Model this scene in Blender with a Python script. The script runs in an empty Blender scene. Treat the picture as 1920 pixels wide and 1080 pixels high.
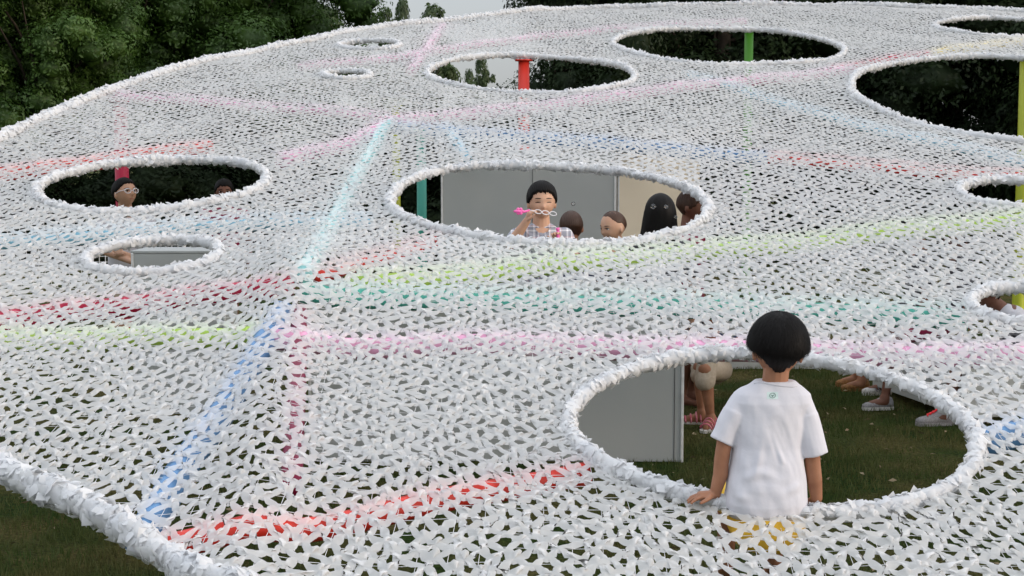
import bpy, math, random
import numpy as np
from mathutils import Vector, Matrix, Euler
from mathutils.bvhtree import BVHTree

random.seed(7)
rng = np.random.default_rng(7)
scene = bpy.context.scene
COL = scene.collection

# ------------------------------------------------------------ camera
F_PX = 2637.0
CAM = Vector((0.0, 0.0, 1.70))
TILT = math.atan(240.0 / F_PX)
cam_data = bpy.data.cameras.new('camera')
cam_data.sensor_width = 36.0
cam_data.lens = 36.0 * F_PX / 1920.0
cam_data.clip_start = 0.05
cam_data.clip_end = 2000.0
cam = bpy.data.objects.new('camera', cam_data)
cam.location = CAM
cam.rotation_euler = (math.pi / 2 - TILT, 0, 0)
COL.objects.link(cam)
scene.camera = cam

# ------------------------------------------------------------ light
SUN_EL, SUN_AZ = 17.0, 62.0        # azimuth measured from +Y (away) towards +X (right), seen from above
world = bpy.data.worlds.new('World')
scene.world = world
world.use_nodes = True
wn = world.node_tree
wn.nodes.clear()
w_out = wn.nodes.new('ShaderNodeOutputWorld')
w_bg = wn.nodes.new('ShaderNodeBackground')
w_sky = wn.nodes.new('ShaderNodeTexSky')
w_sky.sky_type = 'NISHITA'
w_sky.sun_disc = False
w_sky.sun_elevation = math.radians(30)
w_sky.sun_rotation = math.radians(100)
w_sky.air_density = 1.3
w_sky.dust_density = 1.5
w_sky.ozone_density = 2.5
w_hsv = wn.nodes.new('ShaderNodeHueSaturation')
w_hsv.inputs['Saturation'].default_value = 0.50
wn.links.new(w_sky.outputs[0], w_hsv.inputs['Color'])
# overcast gradient over the clear-sky model: overhead brightened to light the net, horizon kept dim
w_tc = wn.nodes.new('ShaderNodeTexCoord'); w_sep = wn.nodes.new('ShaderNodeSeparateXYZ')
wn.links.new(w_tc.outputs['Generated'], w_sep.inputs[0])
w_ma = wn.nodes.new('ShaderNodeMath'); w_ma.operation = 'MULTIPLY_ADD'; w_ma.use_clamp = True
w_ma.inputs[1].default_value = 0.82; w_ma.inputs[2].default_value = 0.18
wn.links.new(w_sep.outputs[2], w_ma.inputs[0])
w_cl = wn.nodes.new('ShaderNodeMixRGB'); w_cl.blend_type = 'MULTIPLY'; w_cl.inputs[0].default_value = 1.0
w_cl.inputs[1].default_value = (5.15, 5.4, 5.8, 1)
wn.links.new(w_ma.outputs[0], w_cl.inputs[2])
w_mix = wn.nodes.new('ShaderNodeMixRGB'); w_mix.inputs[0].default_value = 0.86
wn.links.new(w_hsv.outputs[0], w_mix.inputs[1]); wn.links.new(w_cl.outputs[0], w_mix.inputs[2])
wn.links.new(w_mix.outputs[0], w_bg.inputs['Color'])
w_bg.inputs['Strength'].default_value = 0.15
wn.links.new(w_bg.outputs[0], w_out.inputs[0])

sun_data = bpy.data.lights.new('sun', 'SUN')
sun_data.energy = 0.7
sun_data.angle = math.radians(30)
sun_data.color = (1.0, 0.82, 0.66)
sun = bpy.data.objects.new('sun', sun_data)
# light comes from the right and slightly behind the camera
sdir = Vector((math.cos(math.radians(14)) * 0.93, -math.cos(math.radians(14)) * 0.36, math.sin(math.radians(14))))
sun.rotation_euler = sdir.to_track_quat('Z', 'Y').to_euler()
COL.objects.link(sun)
w_sky.sun_elevation = math.radians(14)
w_sky.sun_rotation = math.atan2(sdir.x, sdir.y)

scene.view_settings.view_transform = 'Standard'
scene.view_settings.look = 'None'
scene.view_settings.gamma = 1.0
scene.view_settings.use_curve_mapping = False
scene.view_settings.exposure = 1.25
scene.render.engine = 'CYCLES'
scene.cycles.transparent_max_bounces = 12
scene.cycles.max_bounces = 6
scene.cycles.diffuse_bounces = 4

# ------------------------------------------------------------ pixel helpers (photo is 1920x1080)
ct, st = math.cos(TILT), math.sin(TILT)
def ray(px, py):
    x = (px - 960.0) / F_PX
    y = (540.0 - py) / F_PX
    return Vector((x, ct + y * st, -st + y * ct))
def P(px, py, d):
    r = ray(px, py)
    return CAM + r * (d / r.y)
def ground_at(px, py, z=0.0):
    r = ray(px, py)
    return CAM + r * ((z - CAM.z) / r.z)
def S(d):
    return F_PX / d            # photo pixels per metre at distance d

# ------------------------------------------------------------ materials
def new_mat(name):
    m = bpy.data.materials.new(name)
    m.use_nodes = True
    nt = m.node_tree
    nt.nodes.clear()
    out = nt.nodes.new('ShaderNodeOutputMaterial')
    return m, nt, out
def N(nt, t, **kw):
    n = nt.nodes.new(t)
    for k, v in kw.items():
        n.inputs[k].default_value = v
    return n
def noise_mix(nt, c1, c2, scale, detail=4, lo=0.35, hi=0.65, coord='Object', mapping=None):
    tc = nt.nodes.new('ShaderNodeTexCoord')
    ns = N(nt, 'ShaderNodeTexNoise', Scale=scale, Detail=detail)
    src = tc.outputs[coord]
    if mapping:
        mp = nt.nodes.new('ShaderNodeMapping')
        mp.inputs['Scale'].default_value = mapping
        nt.links.new(src, mp.inputs['Vector']); src = mp.outputs[0]
    nt.links.new(src, ns.inputs['Vector'])
    cr = nt.nodes.new('ShaderNodeValToRGB')
    cr.color_ramp.elements[0].position = lo
    cr.color_ramp.elements[1].position = hi
    cr.color_ramp.elements[0].color = (*c1, 1)
    cr.color_ramp.elements[1].color = (*c2, 1)
    nt.links.new(ns.outputs['Fac'], cr.inputs['Fac'])
    return cr.outputs[0], ns, src
def basic(name, c1, c2=None, scale=20, rough=0.6, bump=0.0, bscale=60, sss=0.0, spec=0.3, mapping=None):
    m, nt, out = new_mat(name)
    b = nt.nodes.new('ShaderNodeBsdfPrincipled')
    c2 = c2 or tuple(min(1, c * 1.25) for c in c1)
    col, ns, src = noise_mix(nt, c1, c2, scale, mapping=mapping)
    nt.links.new(col, b.inputs['Base Color'])
    b.inputs['Roughness'].default_value = rough
    b.inputs['Specular IOR Level'].default_value = spec
    if sss:
        b.inputs['Subsurface Weight'].default_value = sss
        b.inputs['Subsurface Radius'].default_value = (0.012, 0.005, 0.003)
        b.inputs['Subsurface Scale'].default_value = 1.0
    if bump:
        n2 = N(nt, 'ShaderNodeTexNoise', Scale=bscale, Detail=5)
        nt.links.new(src, n2.inputs['Vector'])
        bp = N(nt, 'ShaderNodeBump', Strength=bump, Distance=0.01)
        nt.links.new(n2.outputs['Fac'], bp.inputs['Height'])
        nt.links.new(bp.outputs[0], b.inputs['Normal'])
    nt.links.new(b.outputs[0], out.inputs[0])
    return m
def leafy(name, c1, c2, scale, trans=0.3, transparent=0.0, rough=0.6, gloss=0.06, lo=0.3, hi=0.7):
    m, nt, out = new_mat(name)
    col, ns, src = noise_mix(nt, c1, c2, scale, lo=lo, hi=hi)
    d = nt.nodes.new('ShaderNodeBsdfDiffuse')
    t = nt.nodes.new('ShaderNodeBsdfTranslucent')
    g = N(nt, 'ShaderNodeBsdfGlossy', Roughness=rough)
    nt.links.new(col, d.inputs[0]); nt.links.new(col, t.inputs[0])
    m1 = N(nt, 'ShaderNodeMixShader', Fac=trans)
    nt.links.new(d.outputs[0], m1.inputs[1]); nt.links.new(t.outputs[0], m1.inputs[2])
    m2 = N(nt, 'ShaderNodeMixShader', Fac=gloss)
    nt.links.new(m1.outputs[0], m2.inputs[1]); nt.links.new(g.outputs[0], m2.inputs[2])
    last = m2
    if transparent:
        tr = nt.nodes.new('ShaderNodeBsdfTransparent')
        m3 = N(nt, 'ShaderNodeMixShader', Fac=transparent)
        nt.links.new(m2.outputs[0], m3.inputs[1]); nt.links.new(tr.outputs[0], m3.inputs[2])
        last = m3
    nt.links.new(last.outputs[0], out.inputs[0])
    return m

M = {}
M['net'] = leafy('sheer_white_fabric', (0.87, 0.87, 0.875), (0.92, 0.918, 0.912), 9.0, trans=0.50, transparent=0.17, gloss=0.015)
M['rim'] = leafy('rim_white_fabric', (0.78, 0.79, 0.81), (0.87, 0.87, 0.87), 9.0, trans=0.38, transparent=0.08, gloss=0.015)
M['string'] = basic('white_string', (0.75, 0.75, 0.76), rough=0.7)
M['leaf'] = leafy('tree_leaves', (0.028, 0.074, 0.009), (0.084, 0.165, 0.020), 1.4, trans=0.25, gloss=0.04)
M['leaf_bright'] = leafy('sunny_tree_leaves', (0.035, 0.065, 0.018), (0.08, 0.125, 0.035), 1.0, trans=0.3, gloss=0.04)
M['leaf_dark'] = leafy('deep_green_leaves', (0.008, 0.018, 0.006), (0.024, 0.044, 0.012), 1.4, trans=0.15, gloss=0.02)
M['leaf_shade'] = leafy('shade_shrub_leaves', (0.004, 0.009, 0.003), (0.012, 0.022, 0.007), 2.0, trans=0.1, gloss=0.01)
M['bark'] = basic('bark', (0.035, 0.026, 0.018), (0.07, 0.055, 0.04), 6, 0.9, bump=0.6, bscale=20)
M['grass_blade'] = leafy('grass_blades', (0.042, 0.085, 0.016), (0.135, 0.125, 0.045), 2.2, trans=0.2, gloss=0.02)
M['skin'] = basic('warm_skin', (0.52, 0.30, 0.20), (0.58, 0.35, 0.24), 12, 0.5, sss=0.15, bump=0.05)
M['skin_tan'] = basic('tanned_skin', (0.27, 0.12, 0.065), (0.37, 0.175, 0.10), 12, 0.5, sss=0.12, bump=0.05)
M['skin_dark'] = basic('brown_and_shaded_skin', (0.16, 0.07, 0.045), (0.20, 0.09, 0.06), 12, 0.5, sss=0.08)  # brown skin; on the middle hole's right-end face it is painted shade
M['skin_pale'] = basic('pale_skin', (0.58, 0.34, 0.24), (0.64, 0.39, 0.28), 12, 0.5, sss=0.15)
M['lip'] = basic('lip', (0.40, 0.14, 0.11), rough=0.4)
M['hair'] = basic('black_hair', (0.004, 0.0035, 0.0035), (0.009, 0.0075, 0.007), 90, 0.55, spec=0.12, mapping=(6, 6, 1))
M['hair_brown'] = basic('brown_fine_hair', (0.03, 0.013, 0.007), (0.07, 0.032, 0.018), 90, 0.5, mapping=(6, 6, 1))
M['eye_dark'] = basic('dark_eye', (0.008, 0.006, 0.005), rough=0.15)
M['eye_white'] = basic('eye_white', (0.6, 0.58, 0.55), rough=0.3)
M['glasses'] = basic('white_glasses_frame', (0.72, 0.72, 0.76), rough=0.3)
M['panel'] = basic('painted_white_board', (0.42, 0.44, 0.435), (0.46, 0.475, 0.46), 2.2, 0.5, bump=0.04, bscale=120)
M['lit_panel'] = basic('white_board_warm_lit', (0.72, 0.64, 0.50), (0.76, 0.68, 0.54), 1.5, 0.55, bump=0.04, bscale=120)  # warm sunlight on the white wall's right side, put into the board colour
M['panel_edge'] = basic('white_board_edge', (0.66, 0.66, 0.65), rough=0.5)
M['seam'] = basic('dark_joint', (0.10, 0.10, 0.10), rough=0.8)
M['yellow_cloth'] = basic('ochre_cotton', (0.70, 0.42, 0.04), rough=0.8)
M['khaki'] = basic('khaki_cotton', (0.42, 0.35, 0.27), (0.50, 0.42, 0.33), 40, 0.85, bump=0.2)
M['white_cloth'] = basic('white_cotton', (0.60, 0.595, 0.64), (0.65, 0.64, 0.68), 12, 0.9, bump=0.15, bscale=40)
M['grey_cloth'] = basic('dark_grey_cotton', (0.06, 0.06, 0.07), rough=0.85)
M['navy_cloth'] = basic('navy_cotton', (0.03, 0.04, 0.09), rough=0.85)
M['lime_cloth'] = basic('pale_lime_cotton', (0.45, 0.50, 0.22), rough=0.85)
M['pink_plastic'] = basic('bright_pink_plastic', (0.85, 0.10, 0.38), (0.9, 0.2, 0.5), 50, 0.35)
M['white_plastic'] = basic('white_plastic', (0.75, 0.72, 0.74), rough=0.3)
M['pink_strap'] = basic('pink_sandal', (0.55, 0.10, 0.16), (0.7, 0.3, 0.35), 60, 0.5)
M['shoe_grey'] = basic('grey_mesh_shoe', (0.24, 0.23, 0.24), (0.34, 0.33, 0.34), 120, 0.7)
M['shoe_white'] = basic('white_shoe', (0.60, 0.58, 0.56), (0.7, 0.68, 0.66), 60, 0.6)
M['sole'] = basic('rubber_sole', (0.30, 0.24, 0.22), rough=0.8)
M['shoe_brown'] = basic('brown_sandal', (0.22, 0.09, 0.03), (0.35, 0.17, 0.06), 60, 0.6)
M['red_lace'] = basic('red_lace', (0.90, 0.05, 0.06), rough=0.5)
M['stripe'] = basic('grey_stripe', (0.25, 0.25, 0.27), rough=0.5)
def paint(name, c):
    M[name] = basic(name, c, tuple(min(1, v * 1.12) for v in c), 3, 0.4, bump=0.03, spec=0.4)
paint('red_paint', (0.62, 0.035, 0.02)); paint('blue_paint', (0.09, 0.22, 0.42)); paint('pink_paint', (0.74, 0.36, 0.54))
paint('lime_paint', (0.42, 0.62, 0.10)); paint('crimson_paint', (0.42, 0.010, 0.05)); paint('teal_paint', (0.08, 0.42, 0.33))
paint('aqua_paint', (0.30, 0.62, 0.62)); paint('maroon_paint', (0.24, 0.006, 0.05)); paint('green_paint', (0.07, 0.26, 0.02))
paint('yellow_paint', (0.42, 0.46, 0.04)); paint('sky_blue_paint', (0.22, 0.48, 0.62)); paint('amber_paint', (0.75, 0.60, 0.15))

def bubble_mat():
    m, nt, out = new_mat('soap_film')
    t = nt.nodes.new('ShaderNodeBsdfTransparent')
    g = N(nt, 'ShaderNodeBsdfGlossy', Roughness=0.03)
    lw = N(nt, 'ShaderNodeLayerWeight', Blend=0.35)
    mx = nt.nodes.new('ShaderNodeMixShader')
    nt.links.new(lw.outputs['Fresnel'], mx.inputs[0])
    nt.links.new(t.outputs[0], mx.inputs[1]); nt.links.new(g.outputs[0], mx.inputs[2])
    nt.links.new(mx.outputs[0], out.inputs[0])
    return m
M['bubble'] = bubble_mat()

def grass_mat():
    m, nt, out = new_mat('lawn')
    b = nt.nodes.new('ShaderNodeBsdfPrincipled')
    col, ns, src = noise_mix(nt, (0.028, 0.055, 0.011), (0.105, 0.092, 0.036), 1.9, detail=9, lo=0.40, hi=0.62)
    col2, ns2, _ = noise_mix(nt, (0.55, 0.55, 0.5), (1.25, 1.2, 1.1), 40, detail=6)
    mul = nt.nodes.new('ShaderNodeMixRGB'); mul.blend_type = 'MULTIPLY'; mul.inputs[0].default_value = 1
    nt.links.new(col, mul.inputs[1]); nt.links.new(col2, mul.inputs[2])
    nt.links.new(mul.outputs[0], b.inputs['Base Color'])
    b.inputs['Roughness'].default_value = 0.95
    b.inputs['Specular IOR Level'].default_value = 0.1
    n2 = N(nt, 'ShaderNodeTexNoise', Scale=60.0, Detail=6.0)
    nt.links.new(src, n2.inputs['Vector'])
    bp = N(nt, 'ShaderNodeBump', Strength=0.8, Distance=0.04)
    nt.links.new(n2.outputs['Fac'], bp.inputs['Height'])
    nt.links.new(bp.outputs[0], b.inputs['Normal'])
    nt.links.new(b.outputs[0], out.inputs[0])
    return m
M['lawn'] = grass_mat()

def plaid_mat():
    m, nt, out = new_mat('grey_plaid_cotton')
    tc = nt.nodes.new('ShaderNodeTexCoord')
    sep = nt.nodes.new('ShaderNodeSeparateXYZ')
    nt.links.new(tc.outputs['Object'], sep.inputs[0])
    b = nt.nodes.new('ShaderNodeBsdfPrincipled')
    def bands(sock, freq, ph, stops):
        a = nt.nodes.new('ShaderNodeMath'); a.operation = 'MULTIPLY_ADD'
        a.inputs[1].default_value = freq; a.inputs[2].default_value = ph
        f = nt.nodes.new('ShaderNodeMath'); f.operation = 'FRACT'
        nt.links.new(sock, a.inputs[0]); nt.links.new(a.outputs[0], f.inputs[0])
        cr = nt.nodes.new('ShaderNodeValToRGB'); cr.color_ramp.interpolation = 'CONSTANT'
        e = cr.color_ramp.elements
        e[0].position = stops[0][0]; e[0].color = (*stops[0][1], 1)
        e[1].position = stops[1][0]; e[1].color = (*stops[1][1], 1)
        for p, c in stops[2:]:
            x = e.new(p); x.color = (*c, 1)
        nt.links.new(f.outputs[0], cr.inputs[0])
        return cr.outputs[0]
    W, G, K, R = (0.80, 0.78, 0.80), (0.30, 0.31, 0.36), (0.10, 0.10, 0.14), (0.55, 0.36, 0.40)
    h = bands(sep.outputs[2], 15.0, 0.2, [(0, G), (0.35, W), (0.47, G), (0.6, K), (0.72, W), (0.80, R), (0.88, G)])
    v = bands(sep.outputs[0], 15.0, 0.4, [(0, G), (0.3, W), (0.42, G), (0.55, K), (0.68, W), (0.80, R), (0.88, G)])
    mx = nt.nodes.new('ShaderNodeMixRGB'); mx.inputs[0].default_value = 0.5
    nt.links.new(h, mx.inputs[1]); nt.links.new(v, mx.inputs[2])
    nt.links.new(mx.outputs[0], b.inputs['Base Color'])
    b.inputs['Roughness'].default_value = 0.85
    nt.links.new(b.outputs[0], out.inputs[0])
    return m
M['plaid'] = plaid_mat()

# ------------------------------------------------------------ mesh helpers
def link_mesh(name, verts, faces, mat, parent=None, smooth=True):
    me = bpy.data.meshes.new(name)
    me.from_pydata([tuple(v) for v in verts], [], [tuple(f) for f in faces])
    me.update()
    if smooth:
        me.polygons.foreach_set('use_smooth', [True] * len(me.polygons))
    me.materials.append(mat)
    o = bpy.data.objects.new(name, me)
    COL.objects.link(o)
    if parent is not None: attach(o, parent)
    return o
def np_mesh(name, V, T, mat, smooth=True):
    """V (n,3), T (m,k) with k = 3 or 4"""
    me = bpy.data.meshes.new(name)
    k = T.shape[1]
    me.vertices.add(len(V)); me.vertices.foreach_set('co', np.asarray(V, dtype=np.float32).ravel())
    me.loops.add(T.size); me.loops.foreach_set('vertex_index', np.asarray(T, dtype=np.int32).ravel())
    me.polygons.add(len(T)); me.polygons.foreach_set('loop_start', np.arange(0, T.size, k, dtype=np.int32))
    if smooth: me.polygons.foreach_set('use_smooth', np.ones(len(T), dtype=bool))
    me.update(calc_edges=True)
    me.materials.append(mat)
    return me
def link_me(name, me, parent=None):
    o = bpy.data.objects.new(name, me); COL.objects.link(o)
    if parent is not None: attach(o, parent)
    return o
def attach(o, parent):
    o.parent = parent
    o.matrix_parent_inverse = Matrix.Translation(-parent.location) if parent.parent is None and parent.type == 'EMPTY' and not any(parent.rotation_euler) else Matrix.Identity(4)
def empty(name, loc=(0, 0, 0)):
    o = bpy.data.objects.new(name, None); o.location = loc; o.empty_display_size = 0.2
    COL.objects.link(o); return o
def tag(o, label=None, cat=None, group=None, kind=None):
    if label: o['label'] = label
    if cat: o['category'] = cat
    if group: o['group'] = group
    if kind: o['kind'] = kind
    return o

class MB:
    def __init__(s): s.v = []; s.f = []
    def add(s, v, f):
        n = len(s.v); s.v += [Vector(p) for p in v]; s.f += [tuple(i + n for i in q) for q in f]
    def box(s, c, size, rot=0.0, bev=0.0):
        c = Vector(c); hx, hy, hz = size[0] / 2, size[1] / 2, size[2] / 2
        R = Matrix.Rotation(rot, 3, 'Z')
        if bev <= 0:
            p = [R @ Vector((x, y, z)) + c for x in (-hx, hx) for y in (-hy, hy) for z in (-hz, hz)]
            s.add(p, [(0, 1, 3, 2), (4, 6, 7, 5), (0, 4, 5, 1), (2, 3, 7, 6), (0, 2, 6, 4), (1, 5, 7, 3)])
        else:
            rings = []
            for z, ins in ((-hz, bev), (-hz + bev, 0), (hz - bev, 0), (hz, bev)):
                a, b = hx - ins, hy - ins; q = bev if ins == 0 else bev * 0.4
                rings.append([R @ Vector(t) + c for t in ((-a + q, -b, z), (a - q, -b, z), (a, -b + q, z), (a, b - q, z), (a - q, b, z), (-a + q, b, z), (-a, b - q, z), (-a, -b + q, z))])
            s.loft(rings)
    def loft(s, rings, closed=False, cap=True):
        n = len(rings[0]); base = len(s.v)
        for r in rings: s.v += [Vector(p) for p in r]
        m = len(rings)
        for i in range(m if closed else m - 1):
            a, b = base + i * n, base + ((i + 1) % m) * n
            for k in range(n):
                s.f.append((a + k, a + (k + 1) % n, b + (k + 1) % n, b + k))
        if cap and not closed:
            s.f.append(tuple(base + k for k in reversed(range(n))))
            s.f.append(tuple(base + (m - 1) * n + k for k in range(n)))
    def tube(s, pts, rad, n=10, closed=False, flat=1.0, up=None):
        pts = [Vector(p) for p in pts]; m = len(pts)
        rads = rad if isinstance(rad, (list, tuple)) else [rad] * m
        rings = []; ref = Vector(up) if up else None
        for i in range(m):
            if closed: t = pts[(i + 1) % m] - pts[i - 1]
            else: t = pts[min(i + 1, m - 1)] - pts[max(i - 1, 0)]
            t.normalize()
            r0 = ref or Vector((0, 0, 1))
            if abs(t.dot(r0)) > 0.95: r0 = Vector((1, 0, 0)) if not ref else Vector((0, 1, 0))
            a = t.cross(r0).normalized(); b = a.cross(t).normalized()
            rings.append([pts[i] + a * math.cos(2 * math.pi * k / n) * rads[i] + b * math.sin(2 * math.pi * k / n) * rads[i] * flat for k in range(n)])
        s.loft(rings, closed=closed)
    def capsule(s, a, b, ra, rb, n=14, sx=1.0, axis=None):
        """tapered capsule, optionally wider along `axis`"""
        a, b = Vector(a), Vector(b); t = (b - a)
        L = t.length
        if L < 1e-6: t = Vector((0, 0, 1)); L = 0
        t = t.normalized()
        r0 = Vector(axis).normalized() if axis is not None else (Vector((1, 0, 0)) if abs(t.x) < 0.9 else Vector((0, 1, 0)))
        u = (r0 - t * r0.dot(t)).normalized(); w = t.cross(u)
        rings = []
        for k in range(1, 6):
            th = math.pi / 2 * k / 5
            rings.append((a - t * ra * math.cos(th), ra * math.sin(th)))
        for k in range(0, 5):
            th = math.pi / 2 * k / 5
            rings.append((b + t * rb * math.sin(th), rb * math.cos(th)))
        s.loft([[c + u * r * sx * math.cos(2 * math.pi * q / n) + w * r * math.sin(2 * math.pi * q / n) for q in range(n)] for c, r in rings])
    def chain(s, pts, rads, n=14, sx=1.0, axis=None):
        for i in range(len(pts) - 1):
            s.capsule(pts[i], pts[i + 1], rads[i], rads[i + 1], n, sx, axis)
    def ellipsoid(s, c, r, M3=None, n=16, m=10):
        c = Vector(c); M3 = M3 or Matrix.Identity(3); rings = []
        for i in range(m + 1):
            th = math.pi * (0.02 + 0.96 * i / m)
            rings.append([c + M3 @ Vector((r[0] * math.sin(th) * math.cos(2 * math.pi * k / n), r[1] * math.sin(th) * math.sin(2 * math.pi * k / n), -r[2] * math.cos(th))) for k in range(n)])
        s.loft(rings)
    def mesh(s, name='tmp'):
        me = bpy.data.meshes.new(name); me.from_pydata([tuple(v) for v in s.v], [], s.f); me.update(); return me
    def build(s, name, mat, parent=None, smooth=True):
        return link_mesh(name, s.v, s.f, mat, parent, smooth)

def remesh(mb, name, mat, parent, voxel=0.006, smooth=4, fac=0.5, disp=None):
    """fuse overlapping volumes into one continuous skin"""
    tmp = bpy.data.objects.new('tmp', mb.mesh()); COL.objects.link(tmp)
    md = tmp.modifiers.new('r', 'REMESH'); md.mode = 'VOXEL'; md.voxel_size = voxel; md.adaptivity = 0
    if smooth:
        sm = tmp.modifiers.new('s', 'SMOOTH'); sm.iterations = smooth; sm.factor = fac
    dg = bpy.context.evaluated_depsgraph_get(); dg.update()
    me = bpy.data.meshes.new_from_object(tmp.evaluated_get(dg))
    bpy.data.objects.remove(tmp)
    me.name = name
    n = len(me.vertices)
    if disp is not None:
        co = np.empty(n * 3, dtype=np.float32); me.vertices.foreach_get('co', co); co = co.reshape(-1, 3)
        no = np.empty(n * 3, dtype=np.float32); me.vertices.foreach_get('normal', no); no = no.reshape(-1, 3)
        co = disp(co, no)
        me.vertices.foreach_set('co', co.astype(np.float32).ravel()); me.update()
    me.polygons.foreach_set('use_smooth', np.ones(len(me.polygons), dtype=bool))
    me.materials.clear(); me.materials.append(mat)
    return link_me(name, me, parent)

def catmull(pts, per=8, closed=True):
    pts = [Vector(p) for p in pts]; n = len(pts); out = []
    rng_ = range(n if closed else n - 1)
    for i in rng_:
        if closed: p0, p1, p2, p3 = pts[i - 1], pts[i], pts[(i + 1) % n], pts[(i + 2) % n]
        else: p0, p1, p2, p3 = pts[max(i - 1, 0)], pts[i], pts[i + 1], pts[min(i + 2, n - 1)]
        for k in range(per):
            t = k / per
            out.append(0.5 * ((2 * p1) + (p2 - p0) * t + (2 * p0 - 5 * p1 + 4 * p2 - p3) * t * t + (3 * p1 - p0 - 3 * p2 + p3) * t ** 3))
    if not closed: out.append(pts[-1])
    return out

# ------------------------------------------------------------ the canopy's surface
def zc(x, y):
    """height of the net over plan position (works on floats and arrays)"""
    z = -0.56 + 0.221 * y
    z = z + 0.10 * np.exp(-(((x + 1.17) / 0.55) ** 2 + ((y - 7.45) / 0.75) ** 2))          # peak where the beams meet
    rx = -1.17 + (7.45 - y) * 0.10
    z = z + 0.05 * np.exp(-((x - rx) / 0.16) ** 2) / (1 + np.exp((y - 7.6) * 5))            # fold running towards the camera
    z = z + 0.022 * np.sin(x * 1.7 + 0.6 * y) * np.cos(y * 1.15 - 0.5 * x)
    z = z + 0.012 * np.sin(x * 4.1 + 1.0) * np.sin(y * 3.3 + x)
    return z
def on_net(px, py, dz=0.0):
    r = ray(px, py); t = 8.0
    lo, hi = 2.0, 60.0
    # march outwards to the first crossing, then bisect
    prev = 2.0; tt = 2.0
    while tt < 60:
        p = CAM + r * tt
        if p.z < zc(p.x, p.y) + dz: break
        prev = tt; tt += 0.05
    lo, hi = prev, tt
    for _ in range(20):
        m = (lo + hi) / 2; p = CAM + r * m
        if p.z < zc(p.x, p.y) + dz: hi = m
        else: lo = m
    return CAM + r * hi

def img_ellipse(cx, cy, a, b, tilt, n=48):
    tl = math.radians(tilt); out = []
    for k in range(n):
        t = 2 * math.pi * k / n
        x, y = a * math.cos(t), b * math.sin(t)
        out.append(on_net(cx + x * math.cos(tl) - y * math.sin(tl), cy + x * math.sin(tl) + y * math.cos(tl)))
    return out
HOLES = [
    ('front', (1452, 812, 384, 144, 4.5)), ('mid', (1029, 383, 300, 74, 2.0)), ('left', (285, 347, 216, 48, -4.0)),
    ('small', (287, 480, 127, 32, -5.0)), ('back', (995, 139, 196, 35, 1.2)), ('green', (1367, 87, 217, 34, 2.0)),
    ('right', (1975, 193, 382, 80, 5.2)), ('topright', (1880, 51, 128, 17, 2.0)), ('tiny', (692, 84, 58, 9, 0)),
    ('tiny', (650, 140, 45, 9, 0)), ('rightmid', (1902, 362, 103, 22, 4.0)), ('rightlow', (1925, 571, 103, 33, 4.0))]
hole_loops = [(k, img_ellipse(*e)) for k, e in HOLES]
outline_px = [on_net(300, 1035), on_net(110, 925), on_net(5, 868)]
out_pts = [(p.x, p.y) for p in outline_px] + [(-2.9, 6.3), (-3.75, 8.0), (-4.2, 10.0)]
for q in ((-5, 263), (74, 223), (130, 200), (204, 171), (259, 151), (333, 129), (407, 110), (500, 92), (592, 75), (700, 54), (900, 30), (1100, 15), (1300, 9), (1550, 10), (1750, 15), (1920, 23)):
    p = on_net(*q); out_pts.append((p.x, p.y))
out_pts += [(9.5, 18.2), (10.3, 15.5), (9.6, 12.0), (7.8, 8.5), (5.6, 5.6), (3.9, 3.9), (2.0, 3.3), (0.6, 3.3)]
pp = on_net(455, 1105); out_pts.append((pp.x, pp.y))
outline2 = catmull([(x, y, 0) for x, y in out_pts], 6)
outline = [Vector((p.x, p.y, float(zc(p.x, p.y)))) for p in outline2]

def inside(X, Y, poly):
    c = np.zeros(X.shape, dtype=bool); n = len(poly); j = n - 1
    for i in range(n):
        xi, yi, xj, yj = poly[i].x, poly[i].y, poly[j].x, poly[j].y
        cond = ((yi > Y) != (yj > Y)) & (X < (xj - xi) * (Y - yi) / (yj - yi + 1e-12) + xi)
        c ^= cond; j = i
    return c

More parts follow.
